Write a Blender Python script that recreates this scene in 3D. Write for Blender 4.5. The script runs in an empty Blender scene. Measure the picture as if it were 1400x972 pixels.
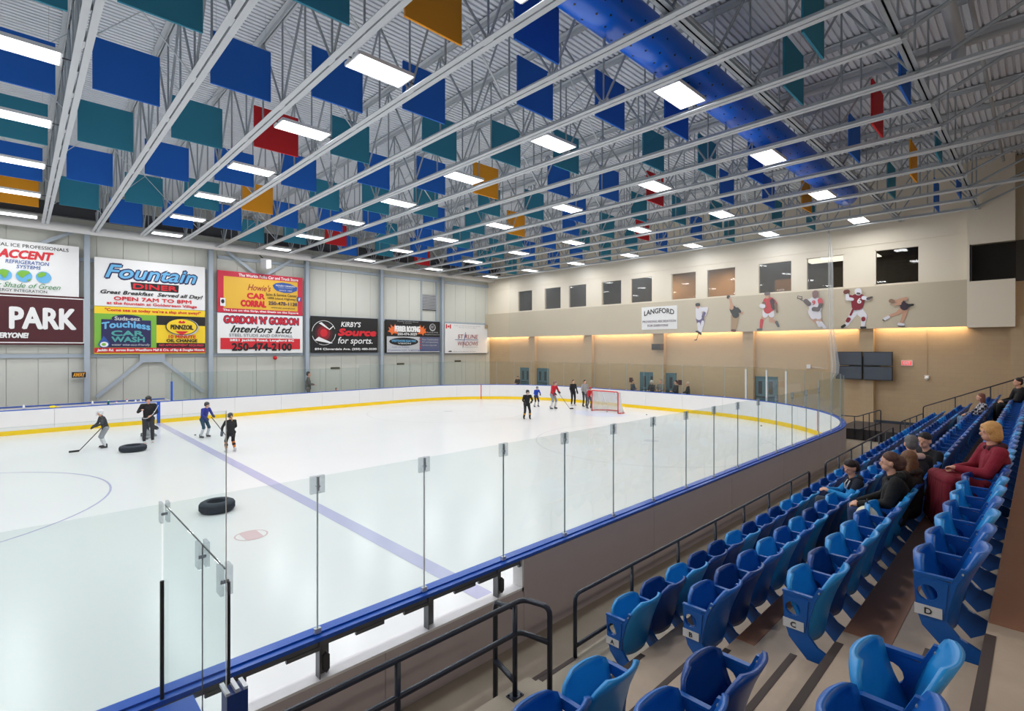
import bpy, bmesh, math, random
from math import sin, cos, pi, radians, sqrt, atan2
from mathutils import Vector, Matrix

# ------------------------------------------------------------------ camera, world, exposure
S = bpy.context.scene
COL = S.collection
YAW = 0.7973
EYE = 3.663
cam_data = bpy.data.cameras.new('camera')
cam_data.sensor_width = 36.0
cam_data.lens = 18.0
cam_data.shift_x = -7.96 / 1400
cam_data.shift_y = -9.34 / 1400
cam_data.clip_start = 0.02
cam_data.clip_end = 200
cam = bpy.data.objects.new('camera', cam_data)
COL.objects.link(cam)
cam.location = (0, 0, EYE)
cam.rotation_euler = (pi / 2, 0, YAW - pi / 2)
S.camera = cam
world = bpy.data.worlds.new('world')
S.world = world
world.use_nodes = True
world.node_tree.nodes['Background'].inputs[0].default_value = (0.75, 0.85, 1.0, 1)
world.node_tree.nodes['Background'].inputs[1].default_value = 0.05
S.view_settings.view_transform = 'Standard'
S.view_settings.look = 'None'
S.view_settings.gamma = 1.0
S.view_settings.exposure = 0.0
LAMP_W = 84.0         # each high-bay lamp
COVE_W = 8.0           # warm cove lamp
S.cycles.max_bounces = 7
S.cycles.diffuse_bounces = 4
S.cycles.glossy_bounces = 3
S.cycles.transparent_max_bounces = 20
S.cycles.sample_clamp_indirect = 4.0
S.cycles.use_denoising = True

# ------------------------------------------------------------------ helpers
def srgb(r, g, b):
    f = lambda c: (c / 255 / 12.92) if c / 255 <= 0.04045 else ((c / 255 + 0.055) / 1.055) ** 2.4
    return (f(r), f(g), f(b), 1)

MATS = {}
def mat(name, col, rough=0.5, metal=0.0, noise=0.0, scale=6.0, bump=0.0, bscale=40.0, emit=None, spec=0.5, coat=0.0):
    if name in MATS: return MATS[name]
    m = bpy.data.materials.new(name); m.use_nodes = True
    nt = m.node_tree; b = nt.nodes['Principled BSDF']
    if len(col) == 3: col = srgb(*col)
    b.inputs['Base Color'].default_value = col
    b.inputs['Roughness'].default_value = rough
    b.inputs['Metallic'].default_value = metal
    b.inputs['Specular IOR Level'].default_value = spec
    b.inputs['Coat Weight'].default_value = coat
    if noise > 0 or bump > 0:
        tc = nt.nodes.new('ShaderNodeTexCoord')
    if noise > 0:
        n = nt.nodes.new('ShaderNodeTexNoise'); n.inputs['Scale'].default_value = scale; n.inputs['Detail'].default_value = 4
        nt.links.new(tc.outputs['Object'], n.inputs['Vector'])
        mx = nt.nodes.new('ShaderNodeMix'); mx.data_type = 'RGBA'
        mx.inputs[6].default_value = tuple(max(0, c * (1 - noise)) for c in col[:3]) + (1,)
        mx.inputs[7].default_value = tuple(min(1, c * (1 + noise)) for c in col[:3]) + (1,)
        nt.links.new(n.outputs['Fac'], mx.inputs[0]); nt.links.new(mx.outputs[2], b.inputs['Base Color'])
    if bump > 0:
        n2 = nt.nodes.new('ShaderNodeTexNoise'); n2.inputs['Scale'].default_value = bscale; n2.inputs['Detail'].default_value = 3
        nt.links.new(tc.outputs['Object'], n2.inputs['Vector'])
        bp = nt.nodes.new('ShaderNodeBump'); bp.inputs['Strength'].default_value = bump; bp.inputs['Distance'].default_value = 0.02
        nt.links.new(n2.outputs['Fac'], bp.inputs['Height']); nt.links.new(bp.outputs['Normal'], b.inputs['Normal'])
    if emit:
        b.inputs['Emission Color'].default_value = col
        b.inputs['Emission Strength'].default_value = emit
    MATS[name] = m
    return m

def glassmat(name, tint, refl=0.06, rough=0.02, haze=0.0):
    m = bpy.data.materials.new(name); m.use_nodes = True
    nt = m.node_tree; nt.nodes.clear()
    out = nt.nodes.new('ShaderNodeOutputMaterial')
    tr = nt.nodes.new('ShaderNodeBsdfTransparent'); tr.inputs[0].default_value = tint
    gl = nt.nodes.new('ShaderNodeBsdfGlossy'); gl.inputs['Roughness'].default_value = rough
    lw = nt.nodes.new('ShaderNodeFresnel'); lw.inputs['IOR'].default_value = 1.35
    mp = nt.nodes.new('ShaderNodeMath'); mp.operation = 'MULTIPLY'; mp.inputs[1].default_value = refl * 5
    mp.use_clamp = True
    nt.links.new(lw.outputs[0], mp.inputs[0])
    mx = nt.nodes.new('ShaderNodeMixShader')
    nt.links.new(mp.outputs[0], mx.inputs[0]); nt.links.new(tr.outputs[0], mx.inputs[1]); nt.links.new(gl.outputs[0], mx.inputs[2])
    last = mx
    if haze > 0:
        df = nt.nodes.new('ShaderNodeBsdfDiffuse'); df.inputs[0].default_value = (0.8, 0.83, 0.83, 1)
        m2 = nt.nodes.new('ShaderNodeMixShader'); m2.inputs[0].default_value = haze
        nt.links.new(last.outputs[0], m2.inputs[1]); nt.links.new(df.outputs[0], m2.inputs[2]); last = m2
    nt.links.new(last.outputs[0], out.inputs[0])
    MATS[name] = m
    return m

def link(o, parent=None):
    COL.objects.link(o)
    if parent is not None: o.parent = parent
    return o
def mesh_of(name, bm, m, smooth=False):
    me = bpy.data.meshes.new(name)
    bm.to_mesh(me); bm.free()
    for mm in (m if isinstance(m, (list, tuple)) else [m]): me.materials.append(mm)
    if smooth:
        for p in me.polygons: p.use_smooth = True
    return me
def obj(name, bm, m, parent=None, loc=None, smooth=False):
    me = bm if isinstance(bm, bpy.types.Mesh) else mesh_of(name, bm, m, smooth)
    o = bpy.data.objects.new(name, me)
    link(o, parent)
    if loc: o.location = loc
    return o
def thing(name, label, cat, loc=(0, 0, 0), rz=0, group=None):
    o = bpy.data.objects.new(name, None); COL.objects.link(o)
    o.empty_display_size = 0.1
    o.location = loc; o.rotation_euler = (0, 0, rz)
    return tag(o, label, cat, group)
def tag(o, label, cat, group=None, kind=None):
    o['label'] = label; o['category'] = cat
    if group: o['group'] = group
    if kind: o['kind'] = kind
    return o
def struct(o, label=None):
    o['kind'] = 'structure'
    if label: o['label'] = label
    return o
def dup(root, parent=None):
    r = root.copy(); COL.objects.link(r)
    if parent is not None: r.parent = parent
    for c in list(root.children): dup(c, r)
    return r
def B(): return bmesh.new()
def box(bm, x0, x1, y0, y1, z0, z1):
    v = [bm.verts.new((x, y, z)) for z in (z0, z1) for y in (y0, y1) for x in (x0, x1)]
    for f in ((0, 2, 3, 1), (4, 5, 7, 6), (0, 1, 5, 4), (2, 6, 7, 3), (0, 4, 6, 2), (1, 3, 7, 5)):
        bm.faces.new([v[i] for i in f])
    return bm
def bar(bm, p0, p1, w, h, up=(0, 0, 1)):
    p0 = Vector(p0); p1 = Vector(p1); d = (p1 - p0).normalized(); up = Vector(up)
    s = d.cross(up)
    if s.length < 1e-4: s = d.cross(Vector((1, 0, 0)))
    s.normalize(); t = s.cross(d).normalized()
    v = []
    for p in (p0, p1):
        for a, b in ((-1, -1), (1, -1), (1, 1), (-1, 1)):
            v.append(bm.verts.new(p + s * (a * w / 2) + t * (b * h / 2)))
    bm.faces.new(v[3::-1]); bm.faces.new(v[4:8])
    for i in range(4):
        j = (i + 1) % 4; bm.faces.new((v[i], v[j], v[4 + j], v[4 + i]))
    return bm
def path(bm, pts, r, seg=8, closed=False, cap=True):
    pts = [Vector(p) for p in pts]; n = len(pts); rings = []
    rr = r if isinstance(r, (list, tuple)) else [r] * n
    prev = None
    for i, p in enumerate(pts):
        if closed: d = (pts[(i + 1) % n] - pts[i - 1])
        else: d = (pts[min(i + 1, n - 1)] - pts[max(i - 1, 0)])
        d.normalize()
        if prev is None:
            a = d.cross(Vector((0, 0, 1)))
            if a.length < 1e-3: a = d.cross(Vector((1, 0, 0)))
        else: a = prev - d * prev.dot(d)
        a.normalize(); prev = a; b = d.cross(a)
        rings.append([bm.verts.new(p + (a * cos(2 * pi * k / seg) + b * sin(2 * pi * k / seg)) * rr[i]) for k in range(seg)])
    m = n if closed else n - 1
    for i in range(m):
        A = rings[i]; C = rings[(i + 1) % n]
        for k in range(seg): bm.faces.new((A[k], A[(k + 1) % seg], C[(k + 1) % seg], C[k]))
    if cap and not closed:
        bm.faces.new(rings[0][::-1]); bm.faces.new(rings[-1])
    return bm
def bend(pts, r=0.09, n=4):
    """round the corners of a polyline"""
    pts = [Vector(p) for p in pts]; out = [pts[0]]
    for i in range(1, len(pts) - 1):
        a, b, c = pts[i - 1], pts[i], pts[i + 1]
        da = (a - b); dc = (c - b); q = min(r, da.length * .45, dc.length * .45)
        A = b + da.normalized() * q; Cc = b + dc.normalized() * q
        for k in range(n + 1):
            t = k / n; out.append(A * (1 - t) ** 2 + b * 2 * t * (1 - t) + Cc * t * t)
    out.append(pts[-1]); return out
def sphere(bm, c, r, u=12, v=8, sc=(1, 1, 1)):
    M = Matrix.Translation(c) @ Matrix.Diagonal((r * sc[0], r * sc[1], r * sc[2], 1))
    bmesh.ops.create_uvsphere(bm, u_segments=u, v_segments=v, radius=1, matrix=M)
    return bm
def plate(bm, outline, z0, z1, holes=(), axes=(0, 1, 2)):
    """extrude a flat outline (with holes) between z0 and z1; axes maps local (x,y,z)"""
    def P(x, y, z):
        v = [0, 0, 0]; v[axes[0]] = x; v[axes[1]] = y; v[axes[2]] = z; return v
    t = B(); es = []
    loops = [outline] + list(holes)
    for L in loops:
        vs = [t.verts.new((x, y, 0)) for x, y in L]
        es += [t.edges.new((vs[i], vs[(i + 1) % len(vs)])) for i in range(len(vs))]
    bmesh.ops.triangle_fill(t, use_beauty=True, use_dissolve=False, edges=es, normal=(0, 0, 1))
    t.verts.index_update()
    V = [v.co.copy() for v in t.verts]; F = [[v.index for v in f.verts] for f in t.faces]
    t.free()
    lo = [bm.verts.new(P(v.x, v.y, z0)) for v in V]; hi = [bm.verts.new(P(v.x, v.y, z1)) for v in V]
    for f in F:
        bm.faces.new([lo[i] for i in f][::-1]); bm.faces.new([hi[i] for i in f])
    k = 0
    for L in loops:
        n = len(L)
        for i in range(n):
            a, b = k + i, k + (i + 1) % n
            bm.faces.new((lo[a], lo[b], hi[b], hi[a]))
        k += n
    bmesh.ops.recalc_face_normals(bm, faces=bm.faces)
    return bm
def circle_pts(cx, cy, r, n=16, ry=None, a0=0, a1=2 * pi):
    full = abs(a1 - a0 - 2 * pi) < 1e-6
    return [(cx + r * cos(a0 + (a1 - a0) * k / (n if full else n - 1)), cy + (ry or r) * sin(a0 + (a1 - a0) * k / (n if full else n - 1))) for k in range(n)]
ONES = ['', 'first', 'second', 'third', 'fourth', 'fifth', 'sixth', 'seventh', 'eighth', 'ninth', 'tenth', 'eleventh', 'twelfth', 'thirteenth', 'fourteenth', 'fifteenth', 'sixteenth', 'seventeenth', 'eighteenth', 'nineteenth']
TENS = {2: 'twent', 3: 'thirt', 4: 'fort', 5: 'fift'}
def nth(n):
    if n < 20: return ONES[n]
    t, o = divmod(n, 10)
    return TENS[t] + ('ieth' if o == 0 else 'y-' + ONES[o])
R = random.Random(7)

# ------------------------------------------------------------------ materials
M_ICE = mat('ice', (230, 231, 231), 0.22, noise=0.025, scale=0.5, bump=0.03, bscale=3.0, spec=0.35)
M_WHITE = mat('white_board_plastic', (232, 231, 231), 0.35, noise=0.02, scale=2)
M_YEL = mat('yellow_plastic', (246, 206, 20), 0.4)
M_BLUECAP = mat('blue_cap', (20, 84, 190), 0.3)
M_GREYBACK = mat('board_back_panel', (192, 180, 180), 0.5, noise=0.04, scale=2)
M_FRAME = mat('galvanised_frame', (110, 112, 115), 0.45, metal=0.6, noise=0.1, scale=8)
M_CONC = mat('concrete', (158, 146, 130), 0.7, noise=0.16, scale=2.2, bump=0.12, bscale=30)
M_CONC2 = mat('concrete_tread', (172, 154, 136), 0.7, noise=0.2, scale=3.0, bump=0.1, bscale=40)
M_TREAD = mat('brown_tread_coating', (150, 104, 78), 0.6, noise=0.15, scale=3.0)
M_NOSE = mat('dark_nosing', (62, 50, 46), 0.75)
M_RAIL = mat('navy_rail', (24, 32, 48), 0.35, spec=0.6)
M_STEEL = mat('grey_painted_steel', (196, 201, 206), 0.45, noise=0.03, scale=3)
M_STEELD = mat('grey_web_steel', (158, 165, 171), 0.45, noise=0.05, scale=3)
M_DECK = mat('deck_metal', (218, 222, 228), 0.45, noise=0.04, scale=1.0)
M_COLUMN = mat('column_blue_grey', (165, 175, 186), 0.5)
M_LINER = mat('wall_liner_panel', (200, 201, 193), 0.55, noise=0.03, scale=1.2)
M_CREAM = mat('cream_wall', (226, 216, 198), 0.7, noise=0.02, scale=0.6)
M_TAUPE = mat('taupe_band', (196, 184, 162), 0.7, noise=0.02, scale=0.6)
def blockmat():
    m = mat('painted_block', (186, 162, 130), 0.65)
    nt = m.node_tree; b = nt.nodes['Principled BSDF']
    tc = nt.nodes.new('ShaderNodeTexCoord'); mp = nt.nodes.new('ShaderNodeMapping'); mp.inputs['Rotation'].default_value = (pi / 2, 0, pi / 2)
    br = nt.nodes.new('ShaderNodeTexBrick'); br.inputs['Scale'].default_value = 1.0
    br.inputs['Brick Width'].default_value = 0.4; br.inputs['Row Height'].default_value = 0.2; br.inputs['Mortar Size'].default_value = 0.006
    br.inputs['Color1'].default_value = srgb(187, 163, 131); br.inputs['Color2'].default_value = srgb(184, 160, 129); br.inputs['Mortar'].default_value = srgb(180, 156, 126)
    sx = nt.nodes.new('ShaderNodeSeparateXYZ'); cx = nt.nodes.new('ShaderNodeCombineXYZ')
    nt.links.new(tc.outputs['Object'], sx.inputs[0]); nt.links.new(sx.outputs['Y'], cx.inputs['X']); nt.links.new(sx.outputs['Z'], cx.inputs['Y'])
    nt.links.new(cx.outputs[0], br.inputs['Vector']); nt.links.new(br.outputs['Color'], b.inputs['Base Color'])
    bp = nt.nodes.new('ShaderNodeBump'); bp.inputs['Strength'].default_value = 0.08; bp.inputs['Distance'].default_value = 0.006; bp.invert = True
    nt.links.new(br.outputs['Fac'], bp.inputs['Height']); nt.links.new(bp.outputs[0], b.inputs['Normal'])
    return m
M_BLOCK = blockmat()
M_BLACK = mat('black_plastic', (18, 18, 20), 0.4)
M_DARK = mat('dark_grey', (60, 60, 64), 0.5)
M_DOOR = mat('teal_grey_door', (88, 118, 128), 0.5)
M_RED = mat('red_paint', (208, 24, 36), 0.4)
M_MAROON = mat('maroon_print', (74, 18, 28), 0.45)
M_GLASS = glassmat('rink_glass', (0.925, 0.955, 0.95, 1), 0.018, haze=0.012)
M_GLASSN = glassmat('bench_glass', (0.95, 0.97, 0.968, 1), 0.02, haze=0.012)
M_GEDGE = mat('glass_edge_seam', (150, 162, 162), 0.3)
M_WINGLASS = glassmat('office_window_glass', (0.72, 0.72, 0.72, 1), 0.14)
M_ALU = mat('aluminium', (200, 203, 206), 0.35, metal=0.5)
M_SEAM = mat('pale_seam', (214, 218, 220), .35)
M_CLIP = glassmat('clear_plastic_clip', (0.86, 0.88, 0.9, 1), 0.03, haze=0.15)
M_LAMP = mat('lamp_diffuser', (255, 255, 255), 0.5, emit=5.0)
M_COVE = mat('warm_tube', (255, 212, 150), 0.5, emit=5.0)
# ================================================================== the building shell
XE, XB, XL, YW = 28.75, 28.45, 28.95, 33.1
ZD = 11.5
bm = B(); box(bm, -14, 30, -5, 34, -0.3, -0.02); struct(obj('floor', bm, M_CONC))
# --- long wall with its liner panels
bm = B(); box(bm, -14, 30, YW + 0.05, YW + 0.3, -0.05, ZD + 0.2)
wl = struct(obj('wall_left', bm, M_LINER), 'pale metal panelled long wall behind the far boards')
x = -13.2; pm = mesh_of('wall_panel', box(B(), 0.008, 1.06, 0, 0.05, 0, ZD + 0.1), M_LINER)
while x < XE:
    p = obj('wall_panel', pm, None, wl, (x, YW, 0)); x += 1.068
GIRT = [(3.32, -14, XE), (5.72, -14, XE), (8.93, 8.2, XE), (8.05, -14, 8.0)]
for z, x0, x1 in GIRT:
    obj('girt', box(B(), x0, x1, YW - 0.1, YW, z - 0.09, z + 0.09), M_COLUMN, wl)
# --- end wall
bm = B(); box(bm, XL, XL + 0.3, -5, YW, -0.05, 6.5)
we = struct(obj('wall_end', bm, M_BLOCK), 'tan painted block wall behind the goal end')
WINY = [(29.44, 27.81), (26.56, 24.87), (24.17, 22.49), (21.22, 19.55), (18.92, 17.24), (15.97, 14.31), (13.68, 11.98), (10.79, 9.07), (8.41, 6.73), (5.48, 3.82)]
WZ0, WZ1 = 6.63, 8.28
bm = B()
box(bm, XE, XE + 0.25, 2.2, YW, 6.4, WZ0); box(bm, XE, XE + 0.25, 2.2, YW, WZ1, ZD + 0.1)
ys = [YW] + [y for w in WINY for y in w] + [2.2]
for i in range(0, len(ys), 2): box(bm, XE, XE + 0.25, ys[i + 1], ys[i], WZ0, WZ1)
struct(obj('wall_end_upper', bm, M_CREAM), 'cream upper wall with a row of office windows')
bm = B(); box(bm, XE - 0.03, XE, 2.2, YW, 8.55, ZD)
obj('wall_step', bm, M_CREAM, bpy.data.objects['wall_end_upper'])
bm = B(); box(bm, XB, XB + 0.12, 2.2, YW, 4.60, 6.56); box(bm, XB + .12, XE - .001, 2.2, YW, 6.50, 6.56); box(bm, XB + .1, XL, 2.2, YW, 5.0, 5.05)
struct(obj('trim_band', bm, M_TAUPE), 'taupe bulkhead band above the warm cove lights')
bm = B()
box(bm, XB, XL, 0.75, 2.2, 4.55, 6.47); box(bm, XB, XL, 0.75, 2.2, 8.0, ZD); box(bm, XB, XL, 2.08, 2.2, 6.47, 8.0)
struct(obj('wall_corner_box', bm, M_CREAM), 'cream projecting corner of the end wall')
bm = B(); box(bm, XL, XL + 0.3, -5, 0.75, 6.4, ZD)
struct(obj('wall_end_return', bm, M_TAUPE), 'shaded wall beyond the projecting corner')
# unseen sides close the hall
struct(obj('wall_right', box(B(), -14, 30, -5.2, -5, -0.05, ZD), M_LINER), 'block wall behind the stands')
struct(obj('wall_near', box(B(), -14.2, -14, -5, 34, -0.05, ZD), M_LINER), 'end wall behind the camera')
# pilasters, cove lamps
PIL = [(27.5, 28.1), (21.97, 22.66), (16.4, 17.15), (11.0, 11.56), (5.52, 6.08), (0.3, 0.9)]
for i, (a, b) in enumerate(PIL):
    struct(obj('trim_%d' % (i + 1), box(B(), XL - 0.28, XL, a, b, 0, 4.98), M_BLOCK), 'block pilaster of the end wall')
gaps = [(28.15, 33.05), (22.7, 27.45), (17.2, 21.92), (11.6, 16.35), (6.12, 10.95), (0.95, 5.48)]
for i, (a, b) in enumerate(gaps):
    n = max(3, int((b - a) / 1.22)); L = (b - a) / n
    root = thing('cove_light', 'warm strip light hidden under the bulkhead, %s bay from the long metal wall' % nth(i + 1), 'light', (XL - 0.2, (a + b) / 2, 4.72), 0, 'warm cove lights under the bulkhead')
    for k in range(n):
        yy = -(b - a) / 2 + (k + .5) * L
        obj('tube', path(B(), [(0, yy - L / 2 + .05, 0), (0, yy + L / 2 - .05, 0)], 0.02, 6), M_COVE, root)
    la = bpy.data.lights.new('cove_glow', 'AREA'); la.shape = 'RECTANGLE'; la.size = 0.08; la.size_y = b - a - .1
    la.energy = COVE_W * (b - a); la.color = (1.0, 0.72, 0.42)
    lo = bpy.data.objects.new('cove_glow', la); link(lo, root); lo.location = (0.0, 0, -0.04); lo.rotation_euler = (0, radians(-14), 0)
# windows
M_ROOM = mat('office_wall', (70, 66, 60), 0.8); M_WOOD = mat('office_wood', (150, 112, 70), 0.6, noise=0.15, scale=2)
bm = B(); box(bm, 33.0, 33.1, 2.2, YW, 6, 9); box(bm, 29.0, 33.1, 2.2, YW, 8.8, 8.9); box(bm, 29.0, 33.1, 2.2, YW, 6.3, 6.4)
box(bm, 29.0, 33.1, 2.1, 2.2, 6, 9); box(bm, 29.0, 33.1, YW, YW + .1, 6, 9)
struct(obj('wall_office', bm, M_ROOM), 'dim office interior behind the upper windows')
for i, (a, b) in enumerate([(18.3, 15.8), (15.7, 13.4)]):
    struct(obj('wall_office_wood_%d' % i, box(B(), 32.2 + i * .1, 32.3 + i * .1, b, a, 6.4, 8.8), M_WOOD), 'wood panelled office wall')
struct(obj('wall_office_wood_2', box(B(), 31.9, 32.0, 10.1, 11.0, 6.4, 7.7), M_WOOD), 'wood cupboard in the office')
bm = B(); box(bm, 29.8, 32.5, 5.9, 9.2, 8.5, 8.54)
tag(obj('ceiling_light_panel', bm, mat('office_inner_glow', (255, 246, 224), .5, emit=2.2)), 'bright ceiling light panel inside the second office window from the right', 'light')
for i, (a, b) in enumerate(WINY):
    w = thing('window_%d' % (i + 1), 'square office window, %s from the left in the upper end wall' % nth(i + 1), 'window', (XE, (a + b) / 2, WZ0)); w['kind'] = 'structure'
    del w['category']
    h = (a - b) / 2
    bm = B()
    for q in ((-h, -h + .04, 0, 1.65), (h - .04, h, 0, 1.65), (-h, h, 0, .04), (-h, h, 1.61, 1.65)): box(bm, .0, .2, q[0], q[1], q[2], q[3])
    obj('window_frame', bm, M_CREAM, w)
    obj('glass_pane', box(B(), .10, .112, -h + .04, h - .04, .04, 1.61), M_WINGLASS, w)
w = thing('window_11', 'wide dark office window in the projecting corner', 'window', (XB, 1.48, 6.47)); w['kind'] = 'structure'; del w['category']
obj('glass_pane', box(B(), .05, .065, -.75, .62, .03, 1.5), M_WINGLASS, w)
obj('window_frame', box(B(), .0, .06, .58, .64, 0, 1.53), M_DARK, w)
struct(obj('wall_corner_office', box(B(), 28.93, 28.95, -.5, 2.1, 6.4, 8.05), M_ROOM), 'dark interior behind the corner window')
for i, yy in enumerate((30, 26, 22, 18, 14, 10, 6)):  # fill lamps added inside the offices so the wood walls show
    t = thing('office_inner_glow', 'added warm fill lamp inside the office, %s from the left' % nth(i + 1), 'light', (30.6, yy, 8.72)); obj('fill_panel', box(B(), -.3, .3, -.3, .3, 0, .03), mat('office_fill_panel', (255, 236, 205), .5, emit=3), t)
    la = bpy.data.lights.new('office_glow', 'AREA'); la.size = .55; la.energy = 40 if i not in (3, 4) else 220; la.color = (1, .85, .65); lo = bpy.data.objects.new('office_glow', la); link(lo, t); lo.location = (0, 0, -.02)
# doors in the end wall and their trim
for i, (a, b) in enumerate([(29.26, 28.25), (27.42, 26.32), (18.19, 17.1), (16.9, 15.76), (11.0, 9.9)]):
    d = thing('door_%d' % (i + 1), 'grey blue double door, %s from the left in the end wall' % nth(i + 1), 'door', (XL, (a + b) / 2, 0)); d['kind'] = 'structure'; del d['category']
    h = (a - b) / 2
    bm = B(); box(bm, -.05, 0, -h - .06, -h, 0, 2.16); box(bm, -.05, 0, h, h + .06, 0, 2.16); box(bm, -.05, 0, -h - .06, h + .06, 2.1, 2.16)
    obj('door_frame', bm, M_DOOR, d)
    for s in (-1, 1):
        obj('door_leaf', box(B(), -.03, 0, min(s * .01, s * (h - .01)), max(s * .01, s * (h - .01)), 0.01, 2.1), M_DOOR, d)
        obj('door_window', box(B(), -.036, -.03, s * h / 2 - .1, s * h / 2 + .1, 1.2, 1.9), M_DARK, d)
    obj('push_bar', box(B(), -.08, -.03, -h + .06, h - .06, 1.02, 1.07), M_DARK, d)
struct(obj('baseboard_end', box(B(), XL - .3, XL - .28, -4, 5.5, 0, .35), mat('dark_blue_base', (42, 52, 68), .5)), 'dark blue base strip of the end wall')

# ================================================================== roof deck, beams, trusses
bm = B(); y = -4.9; pr = []
while y < YW:
    pr += [(y, ZD), (y + .09, ZD), (y + .105, ZD + .045), (y + .14, ZD + .045)]; y += .152
lo = [(bm.verts.new((-13.9, a, b)), bm.verts.new((XE + .2, a, b))) for a, b in pr]
for i in range(len(lo) - 1): bm.faces.new((lo[i][0], lo[i][1], lo[i + 1][1], lo[i + 1][0]))
struct(obj('ceiling', bm, M_DECK), 'ribbed white metal roof deck')
struct(obj('roof', box(B(), -14, 30, -5, 34, ZD + .15, ZD + .3), M_DARK), 'roof slab above the metal deck')
TX = [0.88 + 1.78 * i for i in range(-1, 16)]
ZC = 9.30
def chord_bm(y0, y1, z, up=1):
    bm = B()
    for s in (-1, 1):
        box(bm, min(s * .018, s * .13), max(s * .018, s * .13), y0, y1, z, z + .014)
        box(bm, min(s * .018, s * .03), max(s * .018, s * .03), y0, y1, z + up * .014 if up > 0 else z - .1, z + .11 if up > 0 else z)
    return bm
NB = [1.85 + 2.65 * k for k in range(12)]
PANEL_D = Vector((0, 1.325, 2.0))
mesh_short = mesh_of('bottom_chord', chord_bm(1.8, 31.4, ZC), M_STEEL)
mesh_long = mesh_of('bottom_chord', chord_bm(-4.9, 32.95, ZC), M_STEEL)
mesh_top = mesh_of('top_chord', chord_bm(-4.9, YW, ZD - .04, -1), M_STEEL)
ztop = ZD - .1
mesh_du = mesh_of('web_bar', path(B(), [(0, 0, ZC + .05), (0, 1.325, ztop)], .027, 6), M_STEELD)
mesh_dd = mesh_of('web_bar', path(B(), [(0, 0, ZC + .05), (0, -1.325, ztop)], .027, 6), M_STEELD)
mesh_v = mesh_of('web_post', path(B(), [(0, 0, ZC + .02), (0, 0, ztop)], .022, 6), M_STEELD)
bmx = B()
bar(bmx, (0, 0, ZC + .1), (1.78, 0, ZD - .15), .05, .012); bar(bmx, (0, .03, ZD - .15), (1.78, .03, ZC + .1), .05, .012)
mesh_x = mesh_of('cross_brace', bmx, M_STEEL)
mesh_gus = mesh_of('gusset_plate', box(B(), -.014, .014, -.14, .14, ZC + .01, ZC + .17), M_STEEL)
for i, x in enumerate(TX):
    n = len(TX) - i
    col = (i - 2) % 3 == 0
    t = thing('roof_truss', 'grey open web roof truss spanning the rink, %s from the goal end wall' % nth(n), 'roof truss', (x, 0, 0), 0, 'parallel steel roof trusses')
    obj('bottom_chord', mesh_long if col else mesh_short, None, t)
    obj('top_chord', mesh_top, None, t)
    for j, yb in enumerate(NB):
        o = obj('web_bar', mesh_du, None, t, (0, yb, 0))
        if j: obj('web_bar', mesh_dd, None, t, (0, yb, 0))
        obj('web_post', mesh_v, None, t, (0, yb, 0))
        if j < 11: obj('web_post', mesh_v, None, t, (0, yb + 1.325, 0))
        obj('gusset_plate', mesh_gus, None, t, (0, yb, 0))
    obj('end_strut', path(B(), [(0, 1.85, ZC + .05), (0, -2.6, ztop)], .04, 6), M_STEELD, t)
    if col: obj('end_strut', path(B(), [(0, -4.9, ZC + .05), (0, -2.6, ztop)], .04, 6), M_STEELD, t)
    if i < len(TX) - 1:
        for yy in ((12.5, 20.4, 28.3) if i % 2 else (8.6, 16.6, 24.4)): obj('cross_brace', mesh_x, None, t, (0, yy, 0))
# girts that run along the hall on the bottom chords
for nm, yy, lab in (('roof_girder', 4.45, 'grey double channel girder running the length of the hall beside the blue duct'),
                    ('roof_girder', 1.85, 'grey double channel girder along the stand side ends of the trusses'),
                    ('roof_girder', -2.6, 'grey double channel girder high above the stands')):
    zz = ZC + .12 if yy > 0 else ZD - .4
    root = thing(nm, lab, 'beam', (0, yy, zz))
    for s in (-1, 1):
        bm = B(); box(bm, -13.9, XE, min(s * .006, s * .018), max(s * .006, s * .018), 0, .16); box(bm, -13.9, XE, min(s * .006, s * .09), max(s * .006, s * .09), 0, .014)
        obj('channel', bm, M_STEELD, root)
bm = B(); box(bm, -13.9, XE, 31.5, 31.52, 9.75, 10.35); box(bm, -13.9, XE, 31.4, 31.62, 9.74, 9.76); box(bm, -13.9, XE, 31.4, 31.62, 10.34, 10.36)
tag(obj('eave_girder', bm, M_DARK), 'deep eave girder coloured dark for shade along the top of the sign wall', 'beam')  # dark grey stands in for the shadow under the eave
bm = B(); path(bm, [(-13.9, 32.35, 9.42), (XE, 32.35, 9.42)], .22, 16)
tag(obj('eave_duct', bm, M_WHITE, smooth=True), 'long white round duct along the top of the sign wall', 'duct')
# blue air duct
root = thing('air_duct', 'large round blue fabric air duct hung along the stand side', 'duct', (0, 5.65, 10.0))
M_DUCT = mat('blue_duct', (0, 108, 236), 0.3, spec=0.7)
bm = B(); path(bm, [(-13.9, 0, 0)] + [(-13 + 1.6 * i, 0, 0) for i in range(24)] + [(24.4, 0, 0), (24.6, 0, 0), (24.68, 0, 0)], [.45] * 26 + [.40, .3], 32)
obj('duct_tube', bm, M_DUCT, root, smooth=True)
bm = B(); x = -2.0; k = 0
while x < 24.2:
    for a in ((200, 235, 262) if k % 2 else (218, 250, 285)):
        d = Vector((0, cos(radians(a)), sin(radians(a)))); c = Vector((x + R.uniform(-.08, .08), 0, 0)) + d * .45
        path(bm, [c - d * .01, c + d * .006], .022, 8)
    x += .42; k += 1
jet = obj('air_jet', bm, M_BLACK, root); jet['kind'] = 'stuff'
M_PIPE = mat('pipe_grey', (186, 190, 194), .4)
x = 0.88
for i in range(8):
    obj('hanger', path(B(), [(x + 1.78 * 2 * i, 0, .44), (x + 1.78 * 2 * i, 0, 1.45)], .01, 6), M_PIPE, root)
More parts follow.
